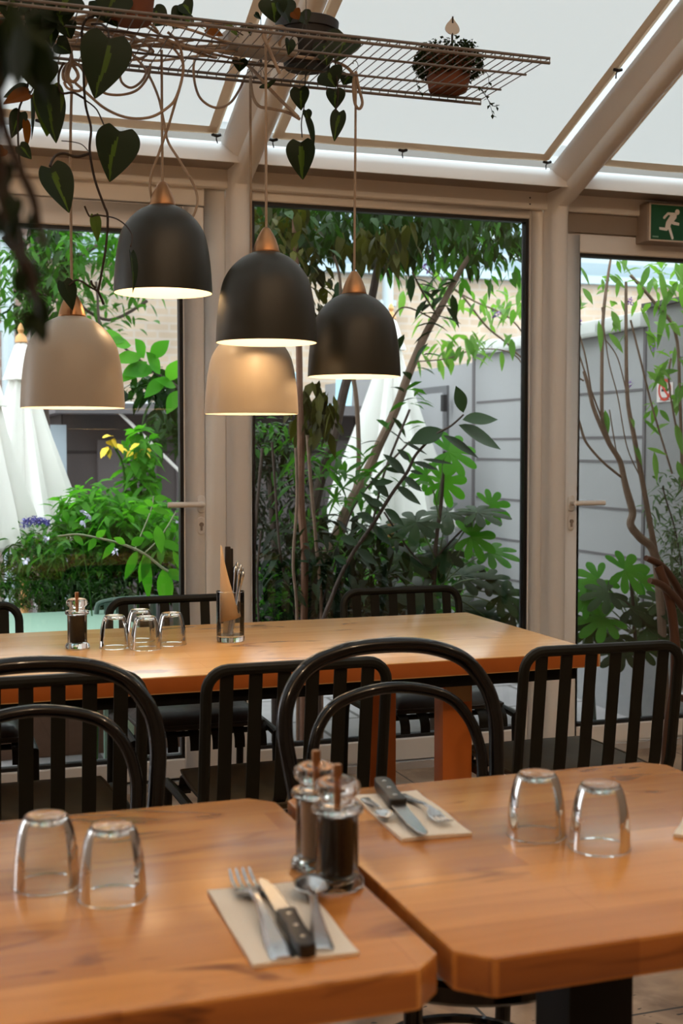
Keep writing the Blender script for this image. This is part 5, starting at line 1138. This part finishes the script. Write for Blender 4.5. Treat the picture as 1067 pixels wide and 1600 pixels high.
m = MB(); cloud(m, 60, 440, 8.0, 50, 100, .5, 260, .09, .035, 71, down=.4); cloud(m, 100, 365, 8.0, 20, 30, .4, 90, .08, .03, 72, down=.4); m.build('crown_shaded', M['leaf_dark'], T)  # shade in the crown painted in as a darker leaf colour
T = plant('broad_leaved_shrub', 'broad-leaved branch beside the taupe lamp in the left door')
stems(T, [([(330, 1050), (330, 740), (310, 640), (270, 600), (240, 580), (215, 560), (190, 540)], 6.4, [.02, .016, .008, .006])], M['bark_dark'], 'stem')
m = MB()
for a in ((196, 532, 152, 520, .09), (205, 540, 170, 530, .08), (225, 560, 212, 528, .09), (235, 560, 262, 530, .08), (222, 556, 180, 560, .08), (240, 575, 196, 580, .10), (250, 585, 230, 548, .09), (230, 565, 190, 590, .08), (262, 596, 280, 560, .08), (258, 590, 228, 615, .07), (275, 605, 245, 590, .07), (280, 610, 262, 640, .07)):
    p = PY(a[0], a[1], 6.3); q = PY(a[2], a[3], 6.25); m.leaf(p, q-p, (.2, -.8, .6), (q-p).length*1.1, a[4], 6, fold=.15, droop=.1)
m.build('foliage', M['leaf_bright'], T)
m = MB(); cloud(m, 245, 605, 6.6, 50, 35, .25, 110, .10, .05, 74, down=.3); cloud(m, 270, 660, 7.2, 40, 40, .3, 110, .09, .04, 75, down=.3); m.build('shaded_foliage', M['leaf_dark'], T)  # shade is put into the colour of these darker leaves
T = plant('flowering_shrub', 'tall bright green plant with yellow leaves and flowers behind the left flower bed')
stems(T, [([(215, 1000), (218, 820), (222, 700), (218, 670)], 7.0, .008), ([(180, 980), (195, 760), (180, 700)], 7.0, .006)], M['leaf_mid'], 'stem')
m = MB(); cloud(m, 218, 740, 7.0, 26, 80, .15, 240, .09, .045, 80, down=.1); cloud(m, 212, 830, 6.9, 50, 60, .3, 220, .09, .045, 81, down=.1); m.build('foliage', M['leaf_bright'], T)
m = MB(); cloud(m, 175, 690, 7.0, 14, 14, .1, 12, .06, .04, 82); cloud(m, 212, 705, 6.9, 26, 20, .1, 9, .05, .04, 83); m.build('flower', M['flower_yellow'], T)
T = plant('perennial_bed', 'bright green leafy perennials with small pale flowers behind the left door glass')
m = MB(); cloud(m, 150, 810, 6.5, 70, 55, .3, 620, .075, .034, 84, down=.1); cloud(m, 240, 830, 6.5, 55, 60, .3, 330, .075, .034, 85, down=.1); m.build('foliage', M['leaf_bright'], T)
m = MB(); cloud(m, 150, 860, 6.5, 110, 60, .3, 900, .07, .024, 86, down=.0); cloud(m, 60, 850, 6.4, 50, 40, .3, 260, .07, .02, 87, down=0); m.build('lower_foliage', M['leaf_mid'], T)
m = MB(); cloud(m, 130, 905, 6.6, 160, 55, .35, 900, .07, .03, 88, down=.1); m.build('shaded_foliage', M['leaf_dark'], T)  # shade low in the bed painted as darker leaves
m = MB()
for (px, py) in ((128, 800), (138, 805), (131, 815), (72, 840), (40, 875), (278, 815), (180, 860)):
    p = PY(px, py, 6.0)
    for k in range(6): m.leaf(p+rvec()*.008, rvec(), rvec(), .022, .018, 2)
m.build('flower', mat('flower_pale', (.62, .60, .78), .6), T)
T = plant('bedding_grass', 'feathery green foliage at the bottom of the left flower bed')
m = MB(); cloud(m, 80, 910, 6.4, 110, 55, .2, 1700, .09, .006, 89, down=-1.1, droop=.4); m.build('foliage', M['leaf_mid'], T)
m = MB(); cloud(m, 120, 932, 6.3, 110, 30, .15, 700, .06, .008, 90, down=-.8, droop=.4); m.build('silver_foliage', M['leaf_grey'], T)
T = plant('arching_branch', 'arching leafy branch just outside the left door glass')
stems(T, [([(310, 930), (283, 905), (255, 888), (225, 865), (190, 850), (150, 840), (120, 835), (90, 838)], 5.2, [.006, .005, .003]), ([(225, 865), (250, 840), (275, 800)], 5.2, .003), ([(210, 860), (235, 800), (240, 775)], 5.25, .003), ([(310, 930), (320, 1040)], 5.2, .006)], mat('stem_pale', (.30, .34, .20), .6), 'stem')
m = MB()
for (px, py, qx, qy, w_) in ((255, 888, 260, 945, .075), (232, 868, 218, 905, .05), (225, 862, 232, 930, .05), (215, 860, 195, 900, .04), (245, 820, 252, 860, .05), (240, 840, 222, 830, .03), (205, 852, 225, 838, .04), (180, 848, 160, 870, .03), (150, 840, 165, 826, .03), (150, 840, 138, 858, .03), (115, 836, 130, 850, .03), (250, 845, 285, 858, .04), (270, 860, 284, 890, .03), (262, 890, 284, 905, .05), (240, 790, 225, 780, .03), (240, 780, 262, 776, .03), (236, 800, 210, 796, .03), (238, 795, 265, 800, .03), (196, 850, 178, 838, .03)):
    a = PY(px, py, 5.2); b = PY(qx, qy, 5.17); m.leaf(a, b-a, (.2, -1, .35), (b-a).length*1.05, w_, 6, fold=.15, droop=.1)
m.build('foliage', M['leaf_bright'], T)
p = PY(55, 817, 5.9); m = MB(); rr = random.Random(9)
for k in range(260): u = rr.random(); m.leaf(p+V(-.06+.12*u, rr.uniform(-.02, .02), .012*math.sin(u*3)+rr.uniform(-.022, .022)*(1-.6*u)), rvec(), rvec(), .012, .010, 2)
T2_ = plant('butterfly_bush', 'blue-purple butterfly bush flower spike at the foot of the left parasol'); m.build('flower', M['flower_blue'], T2_); stems(T2_, [([(72, 818), (100, 826), (130, 860), (150, 1040)], 5.9, .003)], M['leaf_mid'], 'stem')
# planter and low pots
q = PZ(120, 962, .62)
t = thing('garden_planter', 'long low rust-brown planter under the left flower bed', 'planter', (q.x, 6.35, -.2))
m = MB(); m.box(-.32, .75, -.12, .3, 0, .56); m.build('trough', mat('planter_brown', (.14, .075, .05), .8, noise=(5, .2)), t, bevel=.01); m = MB(); m.box(-.29, .72, -.09, .27, .56, .575); m.build('soil', M['soil'], t)
# low evergreen ground cover
T = plant('ground_cover', 'low dark leafy plants between the tree and the fatsia below the middle window')
m = MB(); cloud(m, 600, 930, 6.6, 120, 40, .5, 500, .09, .045, 91, down=-.1); cloud(m, 620, 880, 8.0, 120, 50, .6, 500, .10, .05, 92, down=-.1); m.build('foliage', M['leaf_mid'], T)
m = MB(); cloud(m, 520, 960, 6.0, 160, 50, .5, 900, .08, .04, 93, down=-.1); cloud(m, 760, 1010, 6.0, 90, 30, .3, 300, .09, .045, 94, down=0); m.build('shaded_foliage', M['leaf_black'], T)  # near-black leaf colour stands in for shade
